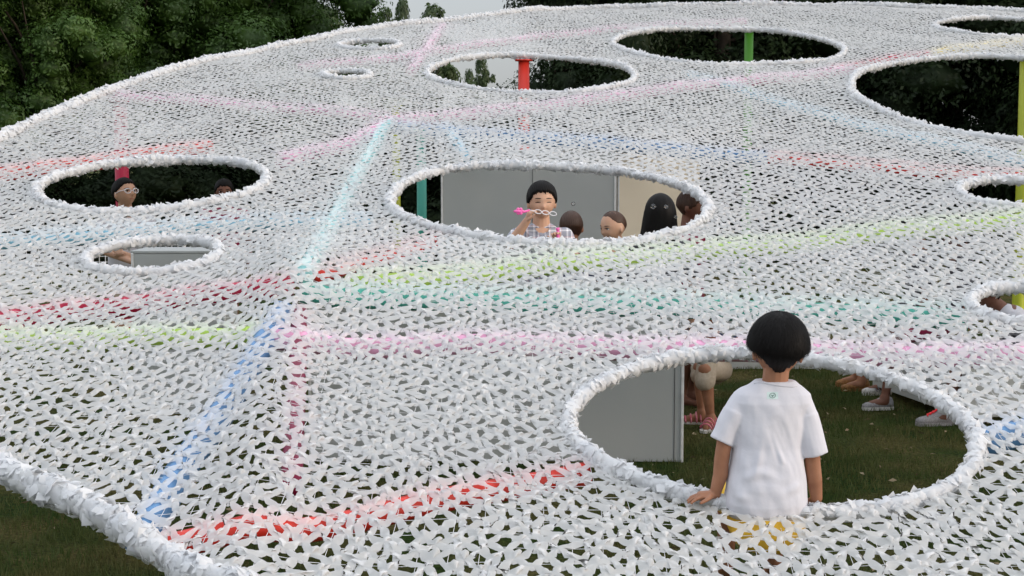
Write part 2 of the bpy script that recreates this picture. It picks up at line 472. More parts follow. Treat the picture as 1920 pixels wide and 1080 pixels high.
# ------------------------------------------------------------ ground
def build_ground():
    V, T = [], []
    xs = np.concatenate([[-400, -120, -40], np.linspace(-14, 18, 81), [50, 130, 400]])
    ys = np.concatenate([[-60, -20], np.linspace(-4, 40, 111), [90, 220, 700]])
    X, Y = np.meshgrid(xs, ys)
    Z = 0.012 * np.sin(X * 2.1 + Y) * np.cos(Y * 1.7) + 0.008 * np.sin(X * 5.3) * np.sin(Y * 4.7 + X)
    nx, ny = len(xs), len(ys)
    idx = np.arange(nx * ny).reshape(ny, nx)
    T = np.stack([idx[:-1, :-1], idx[:-1, 1:], idx[1:, 1:], idx[1:, :-1]], -1).reshape(-1, 4)
    o = link_me('ground', np_mesh('ground', np.stack([X, Y, Z], -1).reshape(-1, 3), T, M['lawn']))
    tag(o, 'dark green lawn with brown worn patches', kind='structure')
build_ground()
def build_grass():
    areas = [(0.3, 4.2, 5.4, 12.5, 2600), (-4.2, -0.6, 4.2, 8.6, 3000), (-4, 4, 3.4, 13, 250), (-6, 8, 12, 24, 60)]
    Vs, Ts, n0 = [], [], 0
    for x0, x1, y0, y1, dens in areas:
        n = int((x1 - x0) * (y1 - y0) * dens)
        x = rng.uniform(x0, x1, n); y = rng.uniform(y0, y1, n)
        h = rng.uniform(0.018, 0.05, n) * (1 + 0.5 * np.sin(x * 3 + y * 2) * np.sin(y * 3.3)); w = rng.uniform(0.002, 0.0045, n)
        a = rng.uniform(0, 6.28, n); lx = rng.normal(0, 0.4, n) * h; ly = rng.normal(0, 0.4, n) * h
        z = np.full(n, -0.012)
        A = np.stack([x - np.cos(a) * w, y - np.sin(a) * w, z], -1); B = np.stack([x + np.cos(a) * w, y + np.sin(a) * w, z], -1)
        C = np.stack([x + lx, y + ly, z + 0.012 + h], -1)
        Vs.append(np.stack([A, B, C], 1).reshape(-1, 3)); Ts.append(np.arange(n * 3).reshape(-1, 3) + n0); n0 += n * 3
    o = link_me('grass', np_mesh('grass', np.concatenate(Vs), np.concatenate(Ts), M['grass_blade'], False))
    tag(o, 'short grass blades covering the lawn under the net', kind='stuff')
build_grass()
def build_litter():
    V, T = [], []
    for i in range(620):
        if i % 3: x, y = random.uniform(0.4, 4.0), random.uniform(5.6, 12)
        else: x, y = random.uniform(-3.6, -0.8), random.uniform(4.6, 8)
        a = random.uniform(0, 6.28); L = random.uniform(0.008, 0.024); w = L * random.uniform(0.25, 0.5); z = random.uniform(0.012, 0.035)
        c, s_ = math.cos(a), math.sin(a); n = len(V); t = random.uniform(-0.4, 0.4) * L
        V += [(x - c * L, y - s_ * L, z), (x - s_ * w, y + c * w, z + 0.004 + t), (x + c * L, y + s_ * L, z + 0.004), (x + s_ * w, y - c * w, z + 0.006 - t)]
        T.append((n, n + 1, n + 2, n + 3))
    o = link_me('leaf_litter', np_mesh('leaf_litter', np.array(V), np.array(T), basic('dry_leaf', (0.16, 0.11, 0.06), (0.34, 0.28, 0.18), 4, 0.9), False))
    tag(o, 'dry brown leaf bits scattered over the grass', kind='stuff')
build_litter()

# ------------------------------------------------------------ trees
def leaf_cloud(clumps, n_leaf, size, seed, core=True, rough=0.25):
    r = np.random.default_rng(seed)
    Vs, Fs, off = [], [], 0
    tot = sum(c[3] ** 2 for c in clumps)
    for cx, cy, cz, cr, *_ in clumps:
        n = max(20, int(n_leaf * cr * cr / tot))
        d = r.normal(size=(n, 3)); d /= np.linalg.norm(d, axis=1)[:, None]
        d[:, 2] = np.where(d[:, 2] < -0.5, -d[:, 2], d[:, 2])
        # each clump is lumpy: radius modulated by direction
        k = r.normal(size=(5, 3)) * 2.2; ph = r.uniform(0, 6.28, 5)
        mod = 1 + rough * np.mean(np.sin(d @ k.T * 2 + ph), axis=1) * 1.8
        rad = cr * mod * r.uniform(0.72, 1.08, n)
        p = np.array([cx, cy, cz]) + d * rad[:, None] * np.array([1, 1, 0.8])
        nn = d * 1.3 + r.normal(0, 0.42, (n, 3)) + np.array([0, 0, 0.30]); nn /= np.linalg.norm(nn, axis=1)[:, None]
        t = np.cross(nn, r.normal(size=(n, 3))); t /= np.linalg.norm(t, axis=1)[:, None]
        b = np.cross(nn, t)
        s = size * r.uniform(0.6, 1.3, n)[:, None]
        q = np.stack([p - t * s, p - b * s * 0.45 + t * 0.1 * s, p + t * s, p + b * s * 0.45 + t * 0.1 * s], 1)
        Vs.append(q.reshape(-1, 3)); Fs.append(np.arange(n * 4).reshape(-1, 4) + off); off += n * 4
        if core:  # unseen lump added inside each clump to block light and darken the gaps
            m, l = 8, 10
            th = np.linspace(0.1, math.pi - 0.1, m); phv = np.linspace(0, 2 * math.pi, l, endpoint=False)
            TH, PH = np.meshgrid(th, phv, indexing='ij')
            D = np.stack([np.sin(TH) * np.cos(PH), np.sin(TH) * np.sin(PH), np.cos(TH)], -1)
            mod = 1 + rough * np.mean(np.sin(D @ k.T * 2 + ph), axis=-1) * 1.8
            Q = np.array([cx, cy, cz]) + D * (cr * 0.56 * mod)[..., None] * np.array([1, 1, 0.8])
            idx = np.arange(m * l).reshape(m, l)
            F = np.stack([idx[:-1], np.roll(idx, -1, 1)[:-1], np.roll(idx, -1, 1)[1:], idx[1:]], -1).reshape(-1, 4) + off
            Vs.append(Q.reshape(-1, 3)); Fs.append(F); off += m * l
    return np.concatenate(Vs), np.concatenate(Fs)
def tree_parts(h, rad, trunk_h, seed, n_leaf, size, mat, clumps_n=34, core=True, crn=(0.24, 0.42)):
    r = random.Random(seed); cl = []
    for i in range(clumps_n):
        u = r.uniform(-1, 1); a = r.uniform(0, 6.28); q = math.sqrt(1 - u * u); rr = r.uniform(0.45, 0.92) if i > clumps_n // 4 else r.uniform(0.0, 0.4)
        cz = (h + trunk_h) / 2 + u * rr * (h - trunk_h) / 2
        cl.append((q * math.cos(a) * rad * rr, q * math.sin(a) * rad * rr, cz, rad * r.uniform(*crn)))
    V, Fq = leaf_cloud(cl, n_leaf, size, seed, core)
    crown = np_mesh('crown', V, Fq, mat, False)
    t = MB()
    lean = r.uniform(-0.2, 0.2)
    pts = [Vector((lean * k * 0.4 + 0.05 * math.sin(k * 1.3), 0.06 * math.cos(k), h * 0.62 * k / 6)) for k in range(7)]
    t.tube(pts, [0.20 * rad / 2.5 * (1 - 0.11 * k) for k in range(7)], 9)
    for c in cl[::5]:
        s0 = pts[r.choice((2, 3, 4))]; e = Vector(c[:3]); mid = (s0 + e) / 2 + Vector((0, 0, 0.2))
        t.tube([s0, mid, e], [0.040, 0.028, 0.010], 6)
    me = t.mesh('trunk'); me.materials.append(M['bark']); me.polygons.foreach_set('use_smooth', [True] * len(me.polygons))
    return crown, me
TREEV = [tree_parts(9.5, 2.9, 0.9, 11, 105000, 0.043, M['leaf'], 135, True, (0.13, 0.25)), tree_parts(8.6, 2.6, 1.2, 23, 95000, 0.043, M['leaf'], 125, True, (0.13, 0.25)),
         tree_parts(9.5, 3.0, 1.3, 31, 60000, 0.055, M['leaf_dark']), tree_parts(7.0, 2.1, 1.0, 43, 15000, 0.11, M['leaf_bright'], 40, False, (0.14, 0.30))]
def plant(kind, x, y, s, rz, label, group, name='tree'):
    e = empty(name, (x, y, 0)); e.rotation_euler = (0, 0, rz); e.scale = s if isinstance(s, tuple) else (s, s, s)
    for nm, me in zip(('crown', 'trunk'), TREEV[kind]):
        o = bpy.data.objects.new(nm, me); COL.objects.link(o); o.parent = e
    tag(e, label, 'tree', group)
def px_x(px, d): return (px - 960) / F_PX * d
TREES = [
    (0, px_x(20, 26), 26.0, 1.0, 0.3, 'leafy green tree behind the net at the far left corner', 'front'),
    (1, px_x(205, 27.5), 27.5, 1.0, 1.7, 'rounded green tree, second from the left above the net', 'front'),
    (0, px_x(370, 29), 29.0, 1.02, 3.0, 'green tree behind the left slope of the net, third from the left', 'front'),
    (1, px_x(520, 31), 31.0, 1.0, 4.4, 'green tree just left of the thin-topped bright trees', 'front'),
    (2, px_x(120, 32), 32.0, 1.1, 2.0, 'dark tree filling the gap behind the first two left trees', 'rear'),
    (2, px_x(330, 34), 34.0, 1.1, 5.0, 'dark tree standing behind the middle of the left tree row', 'rear'),
    (3, px_x(572, 46), 46.0, (0.95, 0.95, 1.05), 1.0, 'bright loose-crowned tree left of the open sky', 'bright'),
    (3, px_x(698, 54), 54.0, (0.50, 0.50, 1.20), 2.6, 'bright tree whose right flank borders the open sky', 'bright'),
    (3, px_x(757, 60), 60.0, (0.45, 0.45, 1.24), 4.0, 'small distant tree top peeking over the net under open sky', 'bright'),
    (3, px_x(797, 60), 60.0, (0.80, 0.80, 1.20), 5.2, 'small distant tree top beside the sky gap, right of its twin', 'bright'),
    (3, px_x(878, 70), 70.0, (0.36, 0.36, 0.90), 0.4, 'distant low tree seen through the oval hole with the red pole', 'bright'),
    (3, px_x(908, 66), 66.0, (0.42, 0.42, 0.95), 3.3, 'distant low tree beside the dark trees in the red-pole hole', 'bright'),
    (2, px_x(1068, 23.5), 23.5, (0.56, 0.62, 0.85), 0.9, 'dark tree right of the open sky behind the red pole', 'dark'),
    (2, px_x(1330, 25), 25.0, 0.95, 2.2, 'dark tree behind the green pole', 'dark'),
    (2, px_x(1560, 26), 26.0, 1.0, 3.9, 'dark tree between the green pole and the yellow pole', 'dark'),
    (2, px_x(1800, 26), 26.0, 1.0, 5.6, 'dark tree behind the big hole at the upper right', 'dark'),
    (2, px_x(2080, 25), 25.0, 1.0, 1.2, 'dark tree at the right edge behind the yellow pole', 'dark'),
    (2, px_x(1330, 30), 30.0, 1.1, 4.1, 'dark tree in the second row right of the red pole', 'dark'),
    (2, px_x(1680, 32), 32.0, 1.15, 0.2, 'dark tree in the second row behind the upper right holes', 'dark'),
    (2, px_x(1900, 34), 34.0, 1.15, 2.9, 'dark tree in the second row behind the yellow pole', 'dark'),
    (2, px_x(1220, 27), 27.0, 0.95, 3.1, 'dark tree just right of the red pole', 'dark'),
    (1, px_x(90, 24.5), 24.5, 0.80, 0.9, 'rounded green tree nearest the net at the upper left', 'front'),
    (0, px_x(-70, 28), 28.0, 1.0, 4.9, 'green tree cut by the left edge of the picture', 'front'),
    (2, px_x(-180, 27), 27.0, 1.0, 0.2, 'dark tree beyond the left edge of the tree row', 'rear'),
]
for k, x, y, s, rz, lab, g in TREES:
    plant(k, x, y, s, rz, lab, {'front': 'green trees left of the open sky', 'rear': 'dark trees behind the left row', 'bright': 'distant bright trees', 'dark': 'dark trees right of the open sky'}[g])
# undergrowth behind the lawn
r_ = random.Random(5); cl_ = [(r_.uniform(-2.2, 2.2), r_.uniform(-0.7, 0.7), r_.uniform(0.4, 2.1), r_.uniform(0.5, 0.8)) for _ in range(30)]
V_, F_ = leaf_cloud(cl_, 42000, 0.040, 77)
shrub_me = np_mesh('shrub', V_, F_, M['leaf_shade'], False)
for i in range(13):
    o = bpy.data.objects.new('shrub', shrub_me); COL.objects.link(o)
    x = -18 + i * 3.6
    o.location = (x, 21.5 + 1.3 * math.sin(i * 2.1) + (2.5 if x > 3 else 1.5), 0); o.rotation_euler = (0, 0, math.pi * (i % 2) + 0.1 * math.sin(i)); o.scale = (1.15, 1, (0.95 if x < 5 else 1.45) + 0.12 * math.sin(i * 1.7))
    nth = ('first', 'second', 'third', 'fourth', 'fifth', 'sixth', 'seventh', 'eighth', 'ninth', 'tenth', 'eleventh', 'twelfth', 'last')[i]
    tag(o, 'dark leafy shrub closing off the lawn, ' + nth + ' in its row counted from the left', 'shrub', 'dark shrubs along the back of the lawn')

# ------------------------------------------------------------ canopy
CANOPY = empty('net_canopy', (2.0, 8.0, 0.0))
tag(CANOPY, 'huge sloping white fabric net with round holes on coloured poles and beams', 'canopy')

def build_net():
    a, b = 0.091, 0.053
    nj = int((21.5 - 3.0) / b); ni = int((11.0 + 5.0) / a)
    I, J = np.meshgrid(np.arange(ni), np.arange(nj), indexing='ij')
    X = -5.0 + I * a + (J % 2) * a / 2; Y = 3.0 + J * b
    warpx = 0.030 * np.sin(Y * 1.9 + X * 0.8) + 0.012 * np.sin(Y * 7 + X * 5); warpy = 0.035 * np.sin(X * 1.6 + 0.4 * Y) + 0.012 * np.sin(X * 6.1 - Y * 3)
    bigx = 0.016 * np.sin(X * 13 + 3 * np.sin(Y * 5)) * np.sin(Y * 11 + 1.0); bigy = 0.014 * np.sin(X * 9.7 - Y * 6) * np.sin(Y * 12.3 + X * 3)
    NX = X + warpx + bigx + rng.normal(0, 0.0085, X.shape); NY = Y + warpy + bigy + rng.normal(0, 0.0065, X.shape)
    keep = inside(NX, NY, outline)
    for _, lp in hole_loops: keep &= ~inside(NX, NY, lp)
    # openness varies over the net
    op = 0.5 + 0.5 * np.sin(X * 2.3 + 1.7 * np.sin(Y * 1.1)) * np.sin(Y * 1.9 + X)
    op = np.clip(op * 0.75 + 0.2 * np.clip((Y - 8) / 4, 0, 1) + 0.25 * np.clip((6.2 - Y) / 1.5, 0, 1) + rng.uniform(-0.25, 0.75, X.shape), 0, 1)
    CZ = rng.normal(0.003, 0.0016, X.shape)
    # shared arm ends: up-right (a) and up-left (b) of every node
    rnd = lambda s: rng.normal(0, s, X.shape)
    ev = J % 2
    # neighbour index of up-right and up-left
    iu_r = np.clip(I + ev, 0, ni - 1); iu_l = np.clip(I + ev - 1, 0, ni - 1); ju = np.clip(J + 1, 0, nj - 1)
    arms = {}
    for key, ii in (('r', iu_r), ('l', iu_l)):
        mx = (NX + NX[ii, ju]) / 2; my = (NY + NY[ii, ju]) / 2
        dx = NX[ii, ju] - NX; dy = NY[ii, ju] - NY; L = np.hypot(dx, dy) + 1e-9
        hw = np.clip(0.0122 + 0.006 * (1 - op) + rnd(0.0022), 0.008, 0.022)
        px, py = -dy / L * hw, dx / L * hw
        z0 = rnd(0.0024); tw = rnd(0.0016) + (0.0035 if key == 'r' else -0.0035)
        arms[key] = (mx + px, my + py, z0 + tw, mx - px, my - py, z0 - tw)   # (left side, right side)
    id_r = np.clip(I + ev, 0, ni - 1); id_l = np.clip(I + ev - 1, 0, ni - 1); jd = np.clip(J - 1, 0, nj - 1)
    DL = [q[id_l, jd] for q in arms['r']]; DR = [q[id_r, jd] for q in arms['l']]
    UR = arms['r']; UL = arms['l']
    hu, hv = 0.0230, 0.0260
    u1, u2, u3, u4, u5 = (rng.uniform(0, 1, X.shape) for _ in range(5))
    tl = np.where(u5 < 0.15, -0.004, 0.000 + 0.020 * u1 ** 1.5) * np.clip(1.1 - (Y - 6) * 0.085, 0.38, 1)                    # how far the flap tip stands up
    sk1, sk2 = rnd(0.016), rnd(0.014)
    th = hv + (0.001 + 0.020 * (1 - op)) * u1; bh = hv * 0.84 + 0.014 * (1 - op) * u2
    Tp = (NX + sk1, NY + th, tl)
    Tr = (NX + 0.014 + sk1 * 0.7, NY + th * 0.86, tl * 0.62); Tl = (NX - 0.014 + sk1 * 0.7, NY + th * 0.86, tl * 0.62)
    bl = -0.0005 - 0.004 * u2
    Bp = (NX + sk2, NY - bh, bl)
    Br = (NX + 0.014 + sk2 * 0.7, NY - bh * 0.82, bl * 0.6); Bl = (NX - 0.014 + sk2 * 0.7, NY - bh * 0.82, bl * 0.6)
    sl = rnd(0.011)
    Rp = (NX + hu + 0.010 * u3 * (1 - op), NY + sl, rnd(0.003))
    Lp = (NX - hu - 0.010 * u4 * (1 - op), NY - sl + rnd(0.004), rnd(0.003))
    c3 = lambda t: np.stack(t, -1)
    ring = [c3(Rp), c3(UR[3:]), c3(UR[:3]), c3(Tr), c3(Tp), c3(Tl), c3(UL[3:]), c3(UL[:3]), c3(Lp), c3(DL[:3]), c3(DL[3:]), c3(Bl), c3(Bp), c3(Br), c3(DR[:3]), c3(DR[3:])]
    K = len(ring)
    # order check: UR left side is nearer the top waist, UR right side nearer the right waist
    C = np.stack([NX, NY, CZ], -1)
    R = np.stack(ring, 2)                               # ni,nj,12,3
    m = keep & (J > 0) & (J < nj - 1) & (I > 0) & (I < ni - 1)
    C = C[m]; R = R[m]; n = len(C)
    mid = C[:, None] * 0.45 + R * 0.55
    mid[..., 2] += rng.normal(0.003, 0.0008, (n, K))
    def lift(Q):
        Q = Q.copy(); Q[..., 2] += zc(Q[..., 0], Q[..., 1]); return Q
    ends = {1, 6, 9, 14}                                  # first corner of each shared arm end: keep it straight
    Rn = []
    for q in range(K):
        p0, p1, p2, p3 = R[:, q - 1], R[:, q], R[:, (q + 1) % K], R[:, (q + 2) % K]
        Rn.append(p1)
        Rn.append((p1 + p2) / 2 if q in ends else (-p0 + 9 * p1 + 9 * p2 - p3) / 16 )
    R2 = np.stack(Rn, 1)
    C, mid, R, R2 = lift(C), lift(mid), lift(R), lift(R2)
    k = np.arange(K); k2 = (k + 1) % K
    hiF = np.concatenate([np.stack([np.zeros(K, int), 1 + k, 1 + k2], -1),
                          np.stack([1 + k, K + 1 + 2 * k, K + 2 + 2 * k], -1), np.stack([1 + k, K + 2 + 2 * k, 1 + k2], -1), np.stack([1 + k2, K + 2 + 2 * k, K + 1 + (2 * k + 2) % (2 * K)], -1)])
    loF = np.stack([np.zeros(K, int), 1 + k, 1 + k2], -1)
    near = C[:, 1] < 9.0
    # projection, to find the leaves that show largest
    pz = C[:, 1] * ct - (C[:, 2] - CAM.z) * st
    ppx = 960 + F_PX * C[:, 0] / pz; ppy = 540 - F_PX * (C[:, 1] * st + (C[:, 2] - CAM.z) * ct) / pz
    vis = (ppx > 5) & (ppx < 1915) & (ppy < 1075) & (ppy > 5) & near
    order = np.argsort(np.where(vis, C[:, 1], 999))[:300]
    single = np.zeros(n, bool); single[order] = True
    hiV = np.concatenate([C[:, None], mid, R2], 1)       # n,25,3
    def weld(V, F):
        key = np.round(V.reshape(-1, 3) * 2e4).astype(np.int64)
        _, first, inv = np.unique(key, axis=0, return_index=True, return_inverse=True)
        return V.reshape(-1, 3)[first], inv.reshape(-1)[F]
    allF = (hiF[None] + (np.arange(int(near.sum())) * (3 * K + 1))[:, None, None]).reshape(-1, 3)
    Vn = hiV[near].reshape(-1, 3)
    key = np.round(Vn * 2e4).astype(np.int64)
    _, first, inv = np.unique(key, axis=0, return_index=True, return_inverse=True); inv = inv.reshape(-1)
    fn = np.cross(Vn[allF[:, 1]] - Vn[allF[:, 0]], Vn[allF[:, 2]] - Vn[allF[:, 0]])
    acc = np.zeros((len(first), 3))
    for c_ in range(3): np.add.at(acc, inv[allF[:, c_]], fn)
    acc /= np.linalg.norm(acc, axis=1)[:, None] + 1e-12
    Nn = np.zeros((n, 3 * K + 1, 3)); Nn[near] = acc[inv].reshape(-1, 3 * K + 1, 3)
    for q in order:
        me = np_mesh('fabric_leaf', hiV[q], hiF, M['net'])
        me.normals_split_custom_set_from_vertices([tuple(v) for v in Nn[q]])
        link_me('fabric_leaf', me, CANOPY)
    g = near & ~single
    Vh = hiV[g]; nh = len(Vh)
    A = np_mesh('near_net', *weld(Vh, (hiF[None] + (np.arange(nh) * (3 * K + 1))[:, None, None]).reshape(-1, 3)), M['net'])
    o = link_me('fabric_netting', A, CANOPY); tag(o, kind='stuff')
    g = ~near
    Vl = np.concatenate([C[g][:, None], R[g]], 1); nl = len(Vl)
    B = np_mesh('far_net', *weld(Vl, (loF[None] + (np.arange(nl) * (K + 1))[:, None, None]).reshape(-1, 3)), M['net'])
    o = link_me('fabric_netting', B, CANOPY); tag(o, kind='stuff')
    print('NET cells', n, 'near', nh)
build_net()

# string mesh that carries the fabric
def build_strings():
    mb = MB()
    for i in range(0, 70):
        x0 = -2.4 + i * 0.10
        pts = [(x0 + 0.01 * math.sin(k), 3.6 + k * 0.15) for k in range(30)]
        seg = []
        for x, y in pts:
            ok = True
            v = Vector((x, y, 0))
            if ok: seg.append(v)
        A = np.array([[p.x, p.y] for p in seg])
        kp = inside(A[:, 0], A[:, 1], outline)
        for _, lp in hole_loops: kp &= ~inside(A[:, 0], A[:, 1], lp)
        run = []
        for p, q in list(zip(seg, kp)) + [(None, False)]:
            if q: run.append(Vector((p.x, p.y, float(zc(p.x, p.y)) - 0.006)))
            else:
                if len(run) > 1: mb.tube(run, 0.0011, 3)
                run = []
    for j in range(0, 45):
        y0 = 3.7 + j * 0.10
        A = np.array([[-2.6 + k * 0.15, y0 + 0.01 * math.sin(k * 2.0)] for k in range(50)])
        kp = inside(A[:, 0], A[:, 1], outline)
        for _, lp in hole_loops: kp &= ~inside(A[:, 0], A[:, 1], lp)
        run = []
        for p, q in list(zip(A, kp)) + [(None, False)]:
            if q: run.append(Vector((p[0], p[1], float(zc(p[0], p[1])) - 0.008)))
            else:
                if len(run) > 1: mb.tube(run, 0.0011, 3)
                run = []
    o = mb.build('string_mesh', M['string'], CANOPY); tag(o, kind='stuff')
build_strings()

# rims: a steel ring wrapped in fabric, with torn petals all round
def build_rim(loop, rt, name, petal=0.055, dens=1.0, label=None):
    loop = [Vector(p) for p in loop]
    n0 = len(loop); L = sum((loop[(i + 1) % n0] - loop[i]).length for i in range(n0))
    steps = max(40, int(L / 0.03)); dense = []
    acc = 0; tgt = 0; cum = [0]
    for i in range(n0): cum.append(cum[-1] + (loop[(i + 1) % n0] - loop[i]).length)
    i = 0
    for s in range(steps):
        t = L * s / steps
        while cum[i + 1] < t: i += 1
        f = (t - cum[i]) / (cum[i + 1] - cum[i] + 1e-9)
        dense.append(loop[i].lerp(loop[(i + 1) % n0], f))
    for _ in range(3):
        dense = [(dense[k - 1] + dense[k] * 2 + dense[(k + 1) % steps]) / 4 for k in range(steps)]
    ph_ = [random.uniform(0, 6.28) for _ in range(4)]
    bunch = [1 + 0.13 * math.sin(k * 0.11 + ph_[0]) + 0.10 * math.sin(k * 0.29 + ph_[1]) + 0.06 * math.sin(k * 0.61 + ph_[2]) for k in range(steps)]
    fade = lambda k: min(1.0, k / 12.0, (steps - 1 - k) / 12.0)
    dense = [p + Vector((0.007 * math.sin(k * 0.13 + ph_[3]), 0.007 * math.sin(k * 0.17 + ph_[2]), 0.009 * math.sin(k * 0.10 + ph_[1]))) * fade(k) for k, p in enumerate(dense)]
    mb = MB(); n = 12; rings = []
    frames = []
    for k in range(steps):
        t = (dense[(k + 1) % steps] - dense[k - 1]).normalized()
        a = t.cross(Vector((0, 0, 1))).normalized(); b = a.cross(t).normalized()
        frames.append((dense[k], t, a, b))
        rr = []
        for q in range(n):
            th = 2 * math.pi * q / n
            w = rt * bunch[k] * (0.86 + 0.10 * math.sin(k * 0.9 + th * 1.0) + 0.05 * random.uniform(-1, 1))
            rr.append(dense[k] + a * math.cos(th) * w + b * math.sin(th) * w)
        rings.append(rr)
    mb.loft(rings, closed=True)
    o = mb.build(name, M['rim'], CANOPY)
    if label: o['label'] = label
    # petals
    cnt = int(L / 0.03 * 9.5 * dens)
    V = []; T = []
    fr = frames
    for c in range(cnt):
        k = random.randrange(steps); p, t, a, b = fr[k]
        if abs(p.x - 0.875) < 0.145 and 4.5 < p.y < 5.1: continue          # squashed flat under the seated boy
        th = random.uniform(0, 2 * math.pi)
        out = a * math.cos(th) + b * math.sin(th)
        tang = (-a * math.sin(th) + b * math.cos(th))
        dirv = (tang * random.uniform(-1, 1) + t * random.uniform(-1.0, 1.0) + out * (random.uniform(-0.02, 0.18) if random.random() < 0.90 else random.uniform(0.3, 0.6))).normalized()
        w = out.cross(dirv).normalized()
        nrm = dirv.cross(w).normalized()
        if nrm.dot(out) < 0: nrm = -nrm
        s = petal * random.uniform(0.6, 1.15); base = p + out * rt * bunch[k] * 0.84 - dirv * s * 0.35 + t * random.uniform(-0.02, 0.02)
        ws = s * random.uniform(0.35, 0.62); curl = random.uniform(-0.10, 0.32) * s; bow = random.uniform(0.1, 0.3) * s
        n1 = len(V)
        for (u, v, wd, h) in ((0, 0, 0.7, -0.10), (0.5, 0, 1.0, 0.10), (1.0, 0, 0.0, 0.25)):
            if wd == 0:
                V.append(base + dirv * s * u + nrm * (curl + h * s * 0.6) + w * random.uniform(-0.3, 0.3) * ws)
            else:
                for e in (-1, 0, 1):
                    V.append(base + dirv * s * u + w * ws * e * wd + nrm * (h * s + (bow if e == 0 else 0) + curl * u * u))
        T += [(n1, n1 + 1, n1 + 4), (n1, n1 + 4, n1 + 3), (n1 + 1, n1 + 2, n1 + 5), (n1 + 1, n1 + 5, n1 + 4), (n1 + 3, n1 + 4, n1 + 6), (n1 + 4, n1 + 5, n1 + 6)]
    me = np_mesh('petals', np.array([tuple(v) for v in V]), np.array(T), M['rim'])
    q = bpy.data.objects.new('petals', me); COL.objects.link(q)
    q.parent = o; tag(q, kind='stuff')
    q.matrix_parent_inverse = Matrix.Identity(4)
    # child geometry is in world space like its parent's
    return o
for kind, lp in hole_loops:
    d = sum(p.y for p in lp) / len(lp)
    dens = 1.0 if d < 7 else (0.8 if d < 12 else 0.55)
    rt = {'front': 0.031, 'mid': 0.029}.get(kind, 0.030)
    lab = {'front': 'thick rim of the hole the boy in the white shirt sits on'}.get(kind)
    build_rim(lp, rt, 'hole_rim', 0.036 if d < 9 else 0.040, dens, lab)
build_rim(outline, 0.046, 'edge_rim', 0.046, 1.35)

# coloured beams right under the net
def beam(pts, mat, r=0.052, dz=0.062):
    P3 = []
    base = [on_net(*p) for p in pts]
    for i in range(len(base) - 1):
        n = max(3, int((base[i + 1] - base[i]).length / 0.15))
        for k in range(n):
            q = base[i].lerp(base[i + 1], k / n); P3.append(Vector((q.x, q.y, float(zc(q.x, q.y)) - dz)))
    q = base[-1]; P3.append(Vector((q.x, q.y, float(zc(q.x, q.y)) - dz)))
    mb = MB(); mb.tube(P3, r, 10)
    o = mb.build('beam', M[mat], CANOPY)
    o['label'] = mat.split('_paint')[0].replace('_', ' ') + ' beam under the net'
    return o
beam([(285, 1003), (560, 968), (860, 905), (1100, 862)], 'red_paint', 0.044, 0.052)
beam([(262, 985), (350, 835), (430, 725), (492, 622), (530, 560)], 'blue_paint', 0.058)
beam([(500, 612), (900, 622), (1400, 634), (1920, 645), (2080, 650)], 'pink_paint', 0.052, 0.060)
beam([(-80, 614), (240, 611), (492, 604)], 'lime_paint')
beam([(650, 508), (960, 485), (1300, 452), (1600, 425), (2000, 388)], 'lime_paint', 0.052, 0.072)
beam([(-80, 592), (120, 562), (360, 534), (545, 512)], 'crimson_paint', 0.056, 0.062)
beam([(590, 500), (700, 468), (815, 432)], 'red_paint', 0.035)
beam([(565, 520), (900, 538), (1200, 547), (1550, 560), (1815, 572)], 'teal_paint', 0.056, 0.075)
beam([(568, 500), (610, 425), (660, 330), (715, 235), (732, 215)], 'aqua_paint', 0.050)
beam([(562, 560), (556, 690), (550, 800), (546, 885)], 'maroon_paint', 0.040)
beam([(-60, 322), (100, 300), (250, 280), (395, 262)], 'red_paint', 0.056, 0.062)
beam([(1395, 277), (1600, 296), (1760, 310), (1960, 318)], 'red_paint', 0.040)
beam([(740, 226), (980, 245), (1200, 262), (1440, 282)], 'blue_paint')
beam([(735, 214), (900, 200), (1040, 186), (1190, 166), (1400, 142), (1600, 121)], 'pink_paint')
beam([(1560, 120), (1740, 94)], 'crimson_paint'); beam([(1745, 93), (1850, 77), (1990, 58)], 'amber_paint', 0.05)
beam([(560, 118), (760, 98), (1000, 62), (1200, 44), (1400, 34)], 'pink_paint', 0.040, 0.055)
beam([(1290, 132), (1450, 180), (1700, 245), (1960, 300)], 'sky_blue_paint', 0.036, 0.060)
beam([(200, 166), (400, 182), (600, 197), (730, 212)], 'pink_paint', 0.038, 0.058)
beam([(-60, 440), (150, 428), (350, 410), (700, 400)], 'sky_blue_paint', 0.042)
beam([(1835, 805), (1880, 792), (1960, 775)], 'blue_paint', 0.058)
beam([(770, 124), (800, 84), (830, 42)], 'pink_paint')
beam([(525, 288), (575, 275), (640, 262), (735, 216)], 'pink_paint')
beam([(835, 226), (862, 262), (878, 284)], 'sky_blue_paint', 0.035)

# poles
def pole(px, d, r, mat):
    x = px_x(px, d); top = float(zc(x, d)) - 0.05
    mb = MB(); mb.tube([(x, d, -0.05), (x, d, 0.015), (x, d, 0.02), (x, d, top * 0.5), (x, d, top)], [r, r, r, r, r], 20)
    # foot plate and head plate
    mb.tube([(x, d, 0.0), (x, d, 0.015)], [r * 1.9, r * 1.9], 20)
    mb.tube([(x, d, top - 0.015), (x, d, top)], [r * 1.6, r * 1.6], 20)
    o = mb.build('pole', M[mat], CANOPY, True); o['label'] = mat.split('_')[0] + ' pole holding up the net'
    md = o.modifiers.new('e', 'EDGE_SPLIT') if False else None
pole(982, 15.3, 0.060, 'red_paint'); pole(1399, 17.9, 0.056, 'green_paint'); pole(1914, 15.6, 0.066, 'yellow_paint')
pole(231, 13.0, 0.062, 'crimson_paint'); pole(791, 11.6, 0.040, 'teal_paint'); pole(744, 12.6, 0.035, 'yellow_paint')

